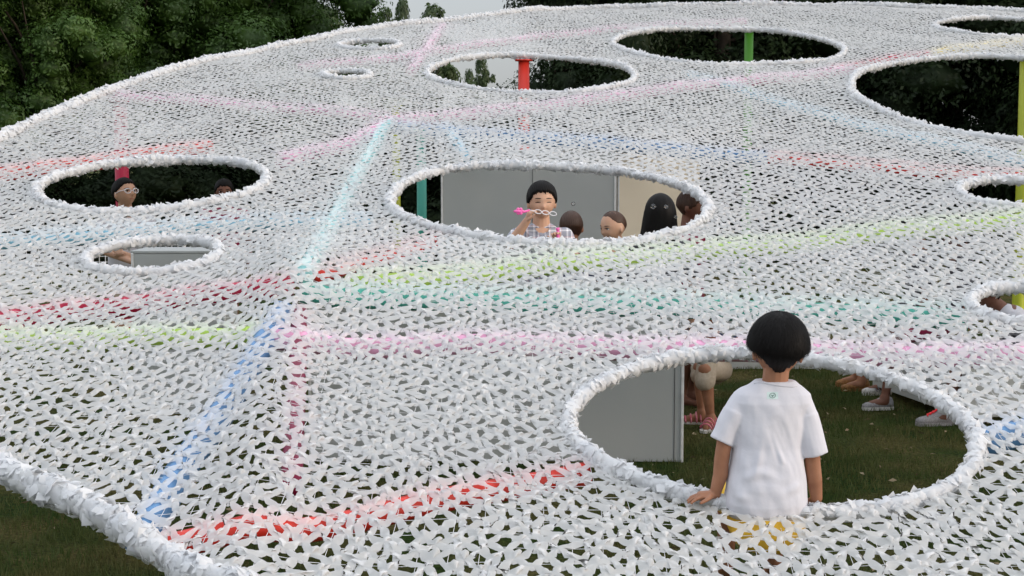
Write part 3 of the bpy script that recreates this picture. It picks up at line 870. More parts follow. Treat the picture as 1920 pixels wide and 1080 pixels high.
# ------------------------------------------------------------ white boxes and benches
def board_box(name, x0, x1, y0, y1, h, label, cat, z0=0.0, rot=0.0, seam=None, group=None, board='panel'):
    cx, cy = (x0 + x1) / 2, (y0 + y1) / 2
    e = empty(name, (cx, cy, z0)); e.rotation_euler = (0, 0, rot)
    def put(nm, mb, mat):
        o = mb.build(nm, M[mat], None, False); o.parent = e; return o
    w, d = x1 - x0, y1 - y0; t = 0.018
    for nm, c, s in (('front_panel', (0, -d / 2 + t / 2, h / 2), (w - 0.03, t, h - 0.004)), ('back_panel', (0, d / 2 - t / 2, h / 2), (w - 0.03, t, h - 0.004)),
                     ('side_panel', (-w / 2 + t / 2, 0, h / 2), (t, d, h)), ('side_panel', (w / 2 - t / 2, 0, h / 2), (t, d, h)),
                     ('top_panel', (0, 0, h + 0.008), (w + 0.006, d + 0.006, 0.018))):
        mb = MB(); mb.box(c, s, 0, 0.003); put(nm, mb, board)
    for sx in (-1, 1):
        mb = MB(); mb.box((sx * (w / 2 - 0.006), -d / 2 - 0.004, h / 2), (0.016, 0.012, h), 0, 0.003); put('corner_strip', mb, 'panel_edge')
    if seam is not None:
        mb = MB(); mb.box((seam, -d / 2 - 0.0005, h / 2), (0.004, 0.006, h * 0.99)); put('joint', mb, 'seam')
    tag(e, label, cat, group); return e
board_box('display_box', px_x(575, 7.82), px_x(1285, 7.82), 7.82, 8.12, 0.98, 'long white board box under the net left of the seated boy', 'box', seam=(px_x(1285, 7.82) - px_x(575, 7.82)) / 2 - 0.05)
board_box('display_box', px_x(245, 9.3), px_x(420, 9.3), 9.3, 9.7, 1.085, 'white board box in front of the crossed arms of the woman with glasses', 'box')
# tall white wall block , one side lit through its board colour
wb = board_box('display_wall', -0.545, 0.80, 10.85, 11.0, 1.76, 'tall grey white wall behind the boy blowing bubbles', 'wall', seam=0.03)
wb2 = board_box('display_wall', 0.0, 0.04, 0.0, 1.0, 1.78, 'white wall panel with warm light painted in, behind the long black hair', 'wall', board='lit_panel')
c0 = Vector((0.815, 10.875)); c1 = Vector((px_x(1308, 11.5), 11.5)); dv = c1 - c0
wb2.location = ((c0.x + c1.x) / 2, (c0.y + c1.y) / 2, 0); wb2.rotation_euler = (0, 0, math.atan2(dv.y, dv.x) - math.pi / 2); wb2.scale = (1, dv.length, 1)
board_box('platform', -0.30, 0.86, 8.2, 9.3, 0.36, 'low white platform the bubble blowing boy stands on', 'platform')
board_box('bench', px_x(1340, 11.35), px_x(1560, 11.35), 11.35, 11.75, 0.40, 'low white bench at the far side of the lawn behind the seated boy', 'bench')
fb = board_box('bench', 0, 0.42, 0, 1.35, 0.38, 'white bench on the right where people in sneakers sit', 'bench', z0=0.05)
fb.location = (2.97, 9.55, 0.06); fb.rotation_euler = (0, 0, math.radians(11))

# low mesh fence seen through the small hole on the left
fe = empty('mesh_fence', (-5.0, 18.5, 0)); tag(fe, 'low pale wire fence behind the woman with glasses', 'fence')
mbw = MB()
for i in range(75): mbw.box((-8 + i * 0.08, 18.5, 0.47), (0.008, 0.008, 0.9))
for j in range(12): mbw.box((-5.05, 18.508, 0.06 + j * 0.075), (5.95, 0.006, 0.008))
mbw.build('wire_mesh', M['panel_edge'], fe, False)
for i in range(5):
    mb = MB(); mb.tube([(-7.98 + i * 1.22, 18.5, 0), (-7.98 + i * 1.22, 18.5, 1.0)], 0.025, 10); mb.build('post', M['panel_edge'], fe)

# ------------------------------------------------------------ people
def head_points(child=0.0, nth=46, nph=60):
    """unit head (height 1, face towards -Y, chin at z=-0.5)"""
    th = np.linspace(0.02, math.pi - 0.02, nth); ph = np.linspace(0, 2 * math.pi, nph, endpoint=False)
    TH, PH = np.meshgrid(th, ph, indexing='ij')
    dx, dy, dz = np.sin(TH) * np.sin(PH), -np.sin(TH) * np.cos(PH), np.cos(TH)
    x = 0.375 * dx; z = 0.5 * dz
    y = np.where(dy < 0, 0.42 * dy, 0.50 * dy)
    t = np.clip(-z / 0.5, 0, 1)
    x = x * (1 - (0.36 - 0.10 * child) * t ** 1.8)
    y = np.where(y > 0, y * (1 - 0.62 * t ** 1.1), y * (1 + 0.05 * t))
    x = x * (1 + 0.04 * np.clip(z / 0.5, 0, 1)); 
    ex = -0.03 - 0.03 * child           # eye line
    front = (dy < 0) * np.clip(-dy * 1.6, 0, 1)
    g = lambda cx, cz, sx, sz: np.exp(-((x - cx) / sx) ** 2 - ((z - cz) / sz) ** 2)
    nz = ex - 0.14
    f = 0
    f = f + (0.095 - 0.035 * child) * g(0, nz, 0.052, 0.055) + (0.045 - 0.035 * child) * g(0, nz + 0.08, 0.035, 0.09)
    f = f - 0.030 * (g(0.155, ex, 0.075, 0.05) + g(-0.155, ex, 0.075, 0.05))
    f = f + 0.014 * (g(0.15, ex + 0.09, 0.12, 0.03) + g(-0.15, ex + 0.09, 0.12, 0.03))
    f = f + (0.018 + 0.016 * child) * (g(0.20, nz - 0.04, 0.10, 0.10) + g(-0.20, nz - 0.04, 0.10, 0.10))
    f = f + 0.030 * g(0, nz - 0.105, 0.085, 0.022) + 0.032 * g(0, nz - 0.155, 0.075, 0.024) - 0.014 * g(0, nz - 0.13, 0.09, 0.010)
    f = f + 0.030 * g(0, -0.44, 0.10, 0.06)
    y = y - f * front
    return x, y, z, dx, dy, dz, TH, PH
def grid_faces(nth, nph):
    idx = np.arange(nth * nph).reshape(nth, nph)
    F = np.stack([idx[:-1], idx[1:], np.roll(idx, -1, 1)[1:], np.roll(idx, -1, 1)[:-1]], -1).reshape(-1, 4)
    return [tuple(f) for f in F.tolist()] + [tuple(idx[0].tolist()), tuple(reversed(idx[-1].tolist()))]
def head_frame(c, h, yaw=0, pitch=0, roll=0):
    R = Euler((math.radians(pitch), math.radians(roll), math.radians(yaw)), 'XYZ').to_matrix()
    R = Matrix.Rotation(math.radians(yaw), 3, 'Z') @ Matrix.Rotation(math.radians(pitch), 3, 'X') @ Matrix.Rotation(math.radians(roll), 3, 'Y')
    return Vector(c), h, R
def to_world(fr, p): return fr[0] + fr[2] @ (Vector(p) * fr[1])
def add_head(mb, fr, child=0.0):
    x, y, z, *_ = head_points(child)
    V = [to_world(fr, p) for p in np.stack([x, y, z], -1).reshape(-1, 3)]
    mb.add(V, grid_faces(46, 60))
    ex = -0.03 - 0.03 * child
    for s in (-1, 1):
        Rm = fr[2] @ Matrix.Rotation(math.radians(s * 22), 3, 'Z')
        mb.ellipsoid(to_world(fr, (s * 0.375, 0.06, ex - 0.06)), (0.035 * fr[1], 0.065 * fr[1], 0.115 * fr[1]), Rm, 10, 8)
def add_hair(name, fr, mat, parent, child=0.0, front=0.20, side=-0.08, back=-0.36, thick=0.10, seed=1, fringe=0.03, wave=1.0, top=1.0, taper=0.0, xs=1.0, kb=(0.55, 0.2)):
    r = np.random.default_rng(seed)
    x, y, z, dx, dy, dz, TH, PH = head_points(child, 70, 120)
    a = np.arctan2(np.abs(dx), -dy)        # 0 front .. pi back
    k = np.clip(a / math.pi, 0, 1)
    line = np.where(k < 0.33, front + (side + 0.10 - front) * np.clip((k - 0.14) / 0.19, 0, 1) ** 1.5,
                    np.where(k < 0.55, side + 0.10 * (1 - np.clip((k - 0.33) / 0.12, 0, 1)), side + (back - side) * np.clip((k - kb[0]) / kb[1], 0, 1)))
    line = line + fringe * (np.sin(PH * 17 + seed) * 0.4 + np.sin(PH * 41 + 2 * seed) * 0.4 + r.normal(0, 0.25, PH.shape[1])[None, :])
    msk = np.clip((z - line) / 0.035, 0, 1) ** 0.6
    strand = 0.012 * np.sin(PH * 34 + 3 * np.sin(TH * 3) + seed) + 0.010 * np.sin(PH * 61 + TH * 4) + r.normal(0, 0.004, PH.shape[1])[None, :]
    s = 0.965 + (thick * (0.8 + 0.35 * np.clip(z / 0.5, -0.5, 1) * top) * (1 - taper * np.clip(-(z + 0.05) / 0.33, 0, 1)) + 0.035 + strand * wave) * msk
    V = [to_world(fr, p) for p in np.stack([x * s * (1 + (xs - 1) * msk * (1 - taper * np.clip(-(z - 0.05) / 0.30, 0, 1))), y * s, z * (0.985 + (thick * 0.8 + strand * 0.5) * msk)], -1).reshape(-1, 3)]
    mb = MB(); mb.add(V, grid_faces(70, 120))
    return mb.build(name, mat, parent)
_HB = {}
def head_y(child, x, z):
    """depth of the face surface at (x, z), in head units"""
    if child not in _HB:
        X, Y, Z, *_ = head_points(child)
        _HB[child] = BVHTree.FromPolygons([Vector(p) for p in np.stack([X, Y, Z], -1).reshape(-1, 3).tolist()], grid_faces(46, 60))
    h = _HB[child].ray_cast(Vector((x, -2, z)), Vector((0, 1, 0)))
    return h[0].y if h[0] is not None else -0.3
def face_bits(fr, parent, child=0.0, closed=False, brow=M['hair'], mouth=True):
    ex = -0.03 - 0.03 * child; h = fr[1]
    W = lambda x, z, o=0.0: to_world(fr, (x, head_y(child, x, z) - o, z))
    for s in (-1, 1):
        if not closed:
            mb = MB(); mb.ellipsoid(W(s * 0.155, ex, -0.012), (0.062 * h, 0.030 * h, 0.028 * h), fr[2], 14, 8)
            e = mb.build('eye', M['eye_white'], parent)
            mb = MB(); mb.ellipsoid(W(s * 0.155, ex, 0.010), (0.030 * h, 0.014 * h, 0.028 * h), fr[2], 10, 6)
            i = mb.build('iris', M['eye_dark'], None); i.parent = e
            i.matrix_parent_inverse = Matrix.Identity(4)
        mb = MB()
        mb.tube([W(s * q, ex + (0.026 if not closed else -0.002) - ((q - 0.155) * 7) ** 2 * 0.02, 0.012 if not closed else 0.002) for q in (0.085, 0.12, 0.155, 0.19, 0.225)], [0.006 * h, 0.012 * h, 0.015 * h, 0.012 * h, 0.006 * h], 6)
        mb.build('eyelid', M['eye_dark'], parent)
        mb = MB()
        mb.tube([W(s * q, ex + 0.105 - ((q - 0.16) * 5) ** 2 * 0.035, 0.000) for q in (0.07, 0.11, 0.155, 0.20, 0.24)], [0.005 * h, 0.013 * h, 0.014 * h, 0.011 * h, 0.004 * h], 6)
        mb.build('eyebrow', brow, parent)
    nz = ex - 0.14
    if mouth:
        mb = MB()
        mb.tube([W(q, nz - 0.130 + q * q * 0.8, 0.0) for q in (-0.085, -0.045, 0, 0.045, 0.085)], [0.006 * h, 0.018 * h, 0.022 * h, 0.018 * h, 0.006 * h], 8)
        mb.build('lips', M['lip'], parent)
    for s in (-1, 1):
        mb = MB(); mb.ellipsoid(W(s * 0.028, nz - 0.050, -0.002), (0.012 * h, 0.008 * h, 0.008 * h), fr[2], 8, 6); mb.build('nostril', M['lip'], parent)
def add_hand(mb, wrist, fdir, palm_n, thumb_side, size=1.0, curl=0.25, spread=0.16):
    """fdir: towards the fingertips, palm_n: out of the palm, thumb_side: direction of the thumb"""
    f = Vector(fdir).normalized(); pn = Vector(palm_n).normalized(); pn = (pn - f * pn.dot(f)).normalized()
    s = pn.cross(f); s = s if s.dot(Vector(thumb_side)) > 0 else -s
    w = Vector(wrist); k = size
    mb.chain([w - f * 0.012 * k, w + f * 0.012 * k, w + f * 0.048 * k], [0.0165 * k, 0.0175 * k, 0.019 * k], 12, 1.35, s)
    for i, (off, ln, r) in enumerate(((0.024, 0.046, 0.0068), (0.0085, 0.052, 0.0070), (-0.0075, 0.048, 0.0067), (-0.0225, 0.037, 0.0058))):
        b = w + f * 0.052 * k + s * off * k; d = (f + s * spread * (1.2 - 0.8 * i)).normalized(); pts = [b - f * 0.014 * k, b]
        a = curl * 0.6
        for seg in (0.45, 0.32, 0.25):
            dd = (d * math.cos(a) + pn * math.sin(a)).normalized(); pts.append(pts[-1] + dd * ln * seg * k); a += curl
        mb.chain(pts, [r * 1.1 * k, r * 1.08 * k, r * k, r * 0.92 * k, r * 0.8 * k], 10)
    tb = w + f * 0.012 * k + s * 0.020 * k; d = (f * 0.65 + s * 0.75 + pn * 0.15).normalized()
    p1 = tb + d * 0.028 * k; d2 = (f * 0.9 + s * 0.4 + pn * 0.25).normalized()
    mb.chain([tb, p1, p1 + d2 * 0.020 * k, p1 + d2 * 0.036 * k], [0.0105 * k, 0.0085 * k, 0.0075 * k, 0.0062 * k], 10)

# ---- the boy on the rim (back to the camera)
def seated_boy():
    D = 4.815
    per = empty('person', P(1440, 965, D)); 
    tag(per, 'small boy in white t-shirt seen from behind, sitting on the front hole rim', 'person')
    sk = MB()
    # torso core, neck, head
    hip = P(1438, 948, D); chest = P(1441, 790, D + 0.03); neck = P(1452, 722, D + 0.03)
    sk.capsule(hip, chest, 0.075, 0.085, 16, 1.3, (1, 0, 0)); sk.capsule(chest, P(1447, 748, D + 0.03), 0.075, 0.045, 16, 1.3, (1, 0, 0))
    sk.capsule(P(1450, 745, D + 0.03), P(1458, 672, D + 0.03), 0.046, 0.045)
    hc = P(1459, 651, D + 0.035)
    fr = head_frame(hc, 0.214, yaw=180 - 4, pitch=-6, roll=-3)
    add_head(sk, fr, 1.0)
    # arms
    Ls = P(1390, 757, D + 0.02); Le = P(1353, 862, D + 0.0); Lw = P(1341, 925, D - 0.005)
    sk.chain([Ls, P(1362, 806, D), Le], [0.028, 0.028, 0.0265]); sk.chain([Le, P(1351, 890, D), Lw], [0.0265, 0.0265, 0.020])
    add_hand(sk, Lw + Vector((-0.006, 0, -0.004)), (-1.0, -0.08, -0.10), (0.05, 0.0, -1), (0.1, -1, 0), 0.92, 0.22, 0.26)
    Rs = P(1500, 760, D + 0.02); Re = P(1524, 872, D + 0.01); Rw = P(1531, 933, D + 0.02)
    sk.chain([Rs, P(1520, 808, D), Re], [0.028, 0.028, 0.0275]); sk.chain([Re, P(1527, 900, D + 0.01), Rw], [0.0275, 0.0275, 0.021])
    add_hand(sk, Rw + Vector((0.0, 0.01, -0.006)), (0.05, 0.75, -0.6), (0, -0.3, -1), (-1, 0.1, 0), 0.92, 0.25)
    # legs hanging into the hole
    for sx in (-1, 1):
        h = hip + Vector((sx * 0.060, 0.03, -0.02)); kn = h + Vector((sx * 0.03, 0.27, 0.01)); an = kn + Vector((0, 0.02, -0.30))
        sk.chain([h, kn], [0.062, 0.045]); sk.chain([kn, kn.lerp(an, 0.35), an], [0.045, 0.040, 0.027])
        sk.chain([an, an + Vector((0, 0.03, -0.03)), an + Vector((0, 0.12, -0.05))], [0.028, 0.028, 0.02])
    remesh(sk, 'body', M['skin_tan'], per, 0.0034, 3)
    # shorts
    sh = MB()
    sh.capsule(hip + Vector((0, 0.0, -0.005)), hip + Vector((0, 0, 0.05)), 0.09, 0.085, 16, 1.35, (1, 0, 0))
    sh.capsule(hip + Vector((0, -0.05, -0.085)), hip + Vector((0, 0.03, -0.06)), 0.075, 0.08, 16, 1.75, (1, 0, 0))
    for sx in (-1, 1):
        h = hip + Vector((sx * 0.062, 0.02, -0.03)); sh.capsule(h, h + Vector((sx * 0.028, 0.2, 0.0)), 0.074, 0.066)
    remesh(sh, 'shorts', M['yellow_cloth'], per, 0.006, 3)
    # t-shirt
    ts = MB()
    rows = [(964, 1437, 73, 0.085, 0.0), (955, 1437, 80, 0.098, 0.0), (935, 1436, 80, 0.104, 0.0), (905, 1436, 76.5, 0.102, 0.0), (870, 1437, 70.5, 0.097, 0.01),
            (835, 1438.5, 67.5, 0.093, 0.02), (800, 1441, 69, 0.092, 0.025), (772, 1443, 73, 0.092, 0.03), (752, 1445, 80, 0.086, 0.03), (737, 1448, 74, 0.074, 0.03), (727, 1450, 60, 0.062, 0.03), (719, 1452, 46, 0.054, 0.03), (713, 1453, 38, 0.048, 0.03)]
    rings = []
    for py, cx, hw, dep, dy in rows:
        c = P(cx, py, D + dy); w = hw / S(D)
        rings.append([c + Vector((w * math.copysign(abs(math.cos(t)) ** 0.85, math.cos(t)), dep * math.copysign(abs(math.sin(t)) ** 0.85, math.sin(t)), -0.012 * max(0, -math.sin(t)) * (1 if py > 900 else 0))) for t in [2 * math.pi * k / 28 for k in range(28)]])
    ts.loft(rings)
    def sleeve(a, m, b, ra, rm, rb):
        a, m, b = Vector(a), Vector(m), Vector(b); rs = []
        for q, (c, r, nx) in enumerate(((a, ra, m), (m, rm, b), (b, rb, None))):
            pass
        ts.capsule(a, m, ra, rm, 18); 
        t = (b - m).normalized(); u = Vector((1, 0, 0)); u = (u - t * u.dot(t)).normalized(); w = t.cross(u)
        for f in range(2): pass
        ts.loft([[m.lerp(b, f) + u * (rm + (rb - rm) * f) * math.cos(2 * math.pi * k / 18) + w * (rm + (rb - rm) * f) * 1.05 * math.sin(2 * math.pi * k / 18) for k in range(18)] for f in (-0.2, 0.2, 0.6, 1.0)])
    sleeve(P(1392, 755, D + 0.02), P(1374, 782, D + 0.01), P(1352, 828, D), 0.047, 0.045, 0.043)
    sleeve(P(1500, 757, D + 0.02), P(1512, 790, D + 0.01), P(1527, 853, D), 0.047, 0.046, 0.049)
    def folds(co, no):
        out = co.copy()
        def seg(a, b, w, amp):
            A = np.array(a); B = np.array(b); d = B - A; L = np.linalg.norm(d); d /= L
            rel = co - A; t = np.clip(rel @ d, 0, L); dist = np.linalg.norm(rel - t[:, None] * d, axis=1)
            e = np.sin(np.clip(t / L, 0, 1) * math.pi) ** 0.6
            return amp * e * (np.exp(-(dist / w) ** 2) - 0.45 * np.exp(-((dist - 1.9 * w) / w) ** 2))
        dsp = np.zeros(len(co))
        B = D - 0.08
        for (x1, y1, x2, y2, w, am) in ((1446, 800, 1470, 872, 0.0060, 0.0045), (1452, 770, 1496, 860, 0.0065, 0.0055), (1458, 782, 1505, 905, 0.0065, 0.0040), (1395, 782, 1402, 850, 0.008, 0.003),
                                        (1490, 772, 1502, 840, 0.008, 0.005), (1384, 776, 1378, 842, 0.007, 0.004), (1375, 900, 1450, 885, 0.011, 0.002), (1362, 928, 1440, 940, 0.010, 0.002),
                                        (1440, 938, 1512, 905, 0.010, 0.0022), (1410, 880, 1480, 905, 0.011, 0.0018),
                                        (1360, 790, 1366, 826, 0.006, 0.004), (1512, 795, 1530, 845, 0.006, 0.004), (1430, 820, 1415, 900, 0.009, 0.0025)):
            dsp += seg(P(x1, y1, B), P(x2, y2, B), w * 1.25, am * 1.5)
        dsp += 0.0018 * np.sin(co[:, 0] * 38 + co[:, 2] * 13) * np.sin(co[:, 2] * 31 + co[:, 1] * 20)
        dsp += 0.0009 * np.sin(co[:, 0] * 95 + co[:, 2] * 50)
        return out + no * dsp[:, None]
    shirt = remesh(ts, 'shirt', M['white_cloth'], per, 0.0040, 5, disp=folds)
    bv = BVHTree.FromObject(shirt, bpy.context.evaluated_depsgraph_get())
    bpy.context.view_layer.update()
    bv = BVHTree.FromPolygons([v.co for v in shirt.data.vertices], [tuple(p.vertices) for p in shirt.data.polygons])
    def onshirt(px, py, off):
        r = ray(px, py).normalized(); h = bv.ray_cast(CAM, r)
        return (h[0] if h[0] is not None else P(px, py, D - 0.09)) - r * off
    # collar band
    mb = MB(); mb.tube([onshirt(px, py, 0.0005) for px, py in ((1414, 719), (1425, 717), (1440, 719), (1455, 722), (1470, 724), (1485, 725), (1493, 724))], 0.0035, 8)
    mb.build('collar', M['white_cloth'], per)
    # printed mark on the upper back
    def patch(name, pts, mat, off):
        c = [onshirt(x, y, off) for x, y in pts]; mb = MB(); mb.add(c, [tuple(range(len(c)))]); return mb.build(name, mat, per, False)
    patch('printed_patch', [(1438, 735), (1448, 734.5), (1459, 735), (1459.5, 748), (1448, 748.5), (1438, 748)], basic('pale_print', (0.55, 0.66, 0.64), rough=0.7), 0.0012)
    gm = basic('grey_green_print', (0.16, 0.24, 0.21), rough=0.7)
    nn = 14; ring_o = [(1448.5 + 6.2 * math.cos(2 * math.pi * k / nn), 741.6 + 5.2 * math.sin(2 * math.pi * k / nn)) for k in range(nn)]; ring_i = [(1448.5 + 4.9 * math.cos(2 * math.pi * k / nn), 741.6 + 4.0 * math.sin(2 * math.pi * k / nn)) for k in range(nn)]
    cc = [onshirt(x, y, 0.0020) for x, y in ring_o + ring_i]; mb = MB(); mb.add(cc, [(k, (k + 1) % nn, nn + (k + 1) % nn, nn + k) for k in range(nn)]); mb.build('printed_ring', gm, per, False)
    patch('printed_triangle', [(1445, 739.5), (1448.5, 741), (1452, 739.5), (1448.7, 745)], gm, 0.0024)
    # hair: cap plus strands
    hr = add_hair('hair', fr, M['hair'], per, 1.0, front=0.15, side=-0.06, back=-0.37, thick=0.25, seed=4, fringe=0.03, top=0.3, taper=0.95, xs=1.10, kb=(0.70, 0.26))
    V, T = [], []
    r = random.Random(9)
    cap = hr.data
    cen = Vector((0, 0.05, 0.0))
    top = Vector((0.03, 0.12, 0.50))
    for i in range(7000):
        a = r.uniform(0, 2 * math.pi); e0 = r.uniform(0.05, 1.35); ln = r.uniform(0.35, 0.75)
        back = 0.5 - 0.5 * math.cos(a)      # a=pi -> back of the head
        pts = []
        elow = 1.66 + 0.50 * back ** 7 + r.gauss(0, 0.05)
        for k in range(5):
            el = min(e0 + ln * k / 4, elow + r.uniform(-0.05, 0.03))
            q = Vector((0.505 * math.sin(el) * math.sin(a), -(0.50 if math.cos(a) > 0 else 0.60) * math.sin(el) * math.cos(a), 0.575 * math.cos(el)))
            tt = max(0.0, -(q.z + 0.02) / 0.45); q.x *= (1 - 0.46 * min(1, tt) ** 0.9)
            if q.y > 0: q.y *= (1 - 0.50 * min(1, tt) ** 1.1)
            lift = 1.0 + 0.035 * r.random() + (0.05 * k / 4 if r.random() < 0.15 else 0)
            pts.append(to_world(fr, q * lift))
        w = Vector((math.cos(a), math.sin(a), 0)); w = fr[2] @ w
        n0 = len(V)
        for k, p in enumerate(pts):
            ww = 0.0011 * (1 - k / 4.5)
            V += [p - w * ww, p + w * ww]
        for k in range(4): T.append((n0 + 2 * k, n0 + 2 * k + 1, n0 + 2 * k + 3, n0 + 2 * k + 2))
    st_ = link_me('hair_strands', np_mesh('hair_strands', np.array([tuple(v) for v in V]), np.array(T), M['hair'], True)); st_.parent = hr; tag(st_, kind='stuff')
seated_boy()

# ---- generic figure for the others: joints in world space
def figure(label, hd, hh, yaw, pitch=0, skin='skin', hair='hair', hairkw=None, child=0.0, base_z=0.0, seat=None, face_dir=None,
           shirt='white_cloth', trousers='grey_cloth', arms=None, face=True, closed=False, voxel=0.006, roll=0, hand=False, feet=None, shoulders=None, torso_len=None, mouth=True, lean=0.0):
    """hd: centre of the head; body hangs below it. face_dir: heading of the body (degrees, 0 = towards the camera)"""
    hd = Vector(hd); fd = yaw if face_dir is None else face_dir
    Rb = Matrix.Rotation(math.radians(fd), 3, 'Z')
    per = empty('person', (hd.x, hd.y, base_z)); tag(per, label, 'person')
    k = hh
    fr = head_frame(hd, hh, yaw, pitch, roll)
    sk = MB(); add_head(sk, fr, child)
    B = lambda x, y, z: hd + Rb @ Vector((x * k, (y + lean * max(0, -z - 0.3)) * k, z * k * (1 - 0.35 * lean)))
    sw = (shoulders or (0.80 if child < 0.5 else 0.66)); tl = torso_len or (2.35 if child < 0.5 else 1.9)
    sk.capsule(B(0, 0.10, -0.30), B(0, 0.14, -0.75), 0.235 * k * (1 - 0.1 * child), 0.26 * k)
    chest = B(0, 0.16, -1.05); hip = B(0, 0.16, -0.62 - tl)
    sk.capsule(chest, B(0, 0.16, -0.85), 0.42 * k, 0.26 * k, 16, 1.45, Rb @ Vector((1, 0, 0)))
    sk.capsule(chest, hip, 0.42 * k, 0.40 * k, 16, 1.35, Rb @ Vector((1, 0, 0)))
    ts = MB()
    ts.capsule(B(0, 0.16, -0.92), B(0, 0.16, -1.15), 0.34 * k, 0.47 * k, 16, 1.5, Rb @ Vector((1, 0, 0)))
    ts.capsule(B(0, 0.16, -1.15), hip + Vector((0, 0, 0.1 * k)), 0.47 * k, 0.47 * k, 16, 1.36, Rb @ Vector((1, 0, 0)))
    hands = []
    for i, s in enumerate((-1, 1)):
        sh = B(s * sw, 0.16, -1.0)
        if arms and arms[i]: el, wr = Vector(arms[i][0]), Vector(arms[i][1])
        else: el, wr = B(s * (sw + 0.22), 0.20, -2.25), B(s * (sw + 0.16), -0.02, -3.25)
        rr = 0.19 * k
        sk.chain([sh, el], [rr, rr * 0.82]); sk.chain([el, el.lerp(wr, 0.3), wr], [rr * 0.80, rr * 0.82, rr * 0.56])
        ts.capsule(sh + Rb @ Vector((-s * 0.14 * k, 0, 0)), sh, 0.25 * k, 0.25 * k)
        ts.capsule(sh, sh.lerp(el, 0.55), 0.26 * k, 0.25 * k)
        fdv = (wr - el).normalized(); hs = k / 0.20 if child else k / 0.20
        if not (hand and hand[i] is None if isinstance(hand, (list, tuple)) else False):
            if arms and arms[i] and len(arms[i]) > 2:
                hd_ = arms[i][2]; add_hand(sk, wr, hd_[0], hd_[1], hd_[2], hs * (0.82 if child < 0.5 else 0.86), hd_[3] if len(hd_) > 3 else 0.3)
            else: add_hand(sk, wr, fdv, Rb @ Vector((-s, 0, 0)), Rb @ Vector((0, -1, 0)), hs * 0.84, 0.3)
    tr = MB(); foot = []
    for i, s in enumerate((-1, 1)):
        h = hip + Rb @ Vector((s * 0.30 * k, 0, 0))
        if feet: kn, an = Vector(feet[i][0]), Vector(feet[i][1])
        else:
            an = Vector((h.x, h.y, base_z + 0.08)) + Rb @ Vector((s * 0.06 * k, 0, 0)); kn = h.lerp(an, 0.48) + Rb @ Vector((0, -0.03, 0))
        sk.chain([h, kn], [0.33 * k, 0.23 * k]); sk.chain([kn, kn.lerp(an, 0.3), an], [0.22 * k, 0.22 * k, 0.13 * k])
        tr.chain([h + Vector((0, 0, 0.1 * k)), h.lerp(kn, 0.92)], [0.42 * k, 0.31 * k])
        fdir = Rb @ Vector((0, -1, 0)) if not (feet and len(feet[i]) > 2) else Vector(feet[i][2])
        sk.chain([an, an + Vector((0, 0, -0.03)), an + fdir * 0.10 + Vector((0, 0, -0.045))], [0.035, 0.035, 0.024])
        foot.append((an, fdir))
    remesh(sk, 'body', M[skin], per, voxel, 2)
    tr.capsule(hip, hip + Vector((0, 0, 0.15 * k)), 0.44 * k, 0.42 * k, 16, 1.35, Rb @ Vector((1, 0, 0)))
    remesh(ts, 'shirt', M[shirt], per, 0.010, 3); remesh(tr, 'shorts', M[trousers], per, 0.012, 3)
    if hair: add_hair('hair', fr, M[hair], per, child, **(hairkw or {}))
    if face: face_bits(fr, per, child, closed, mouth=mouth)
    return per, fr, foot, B
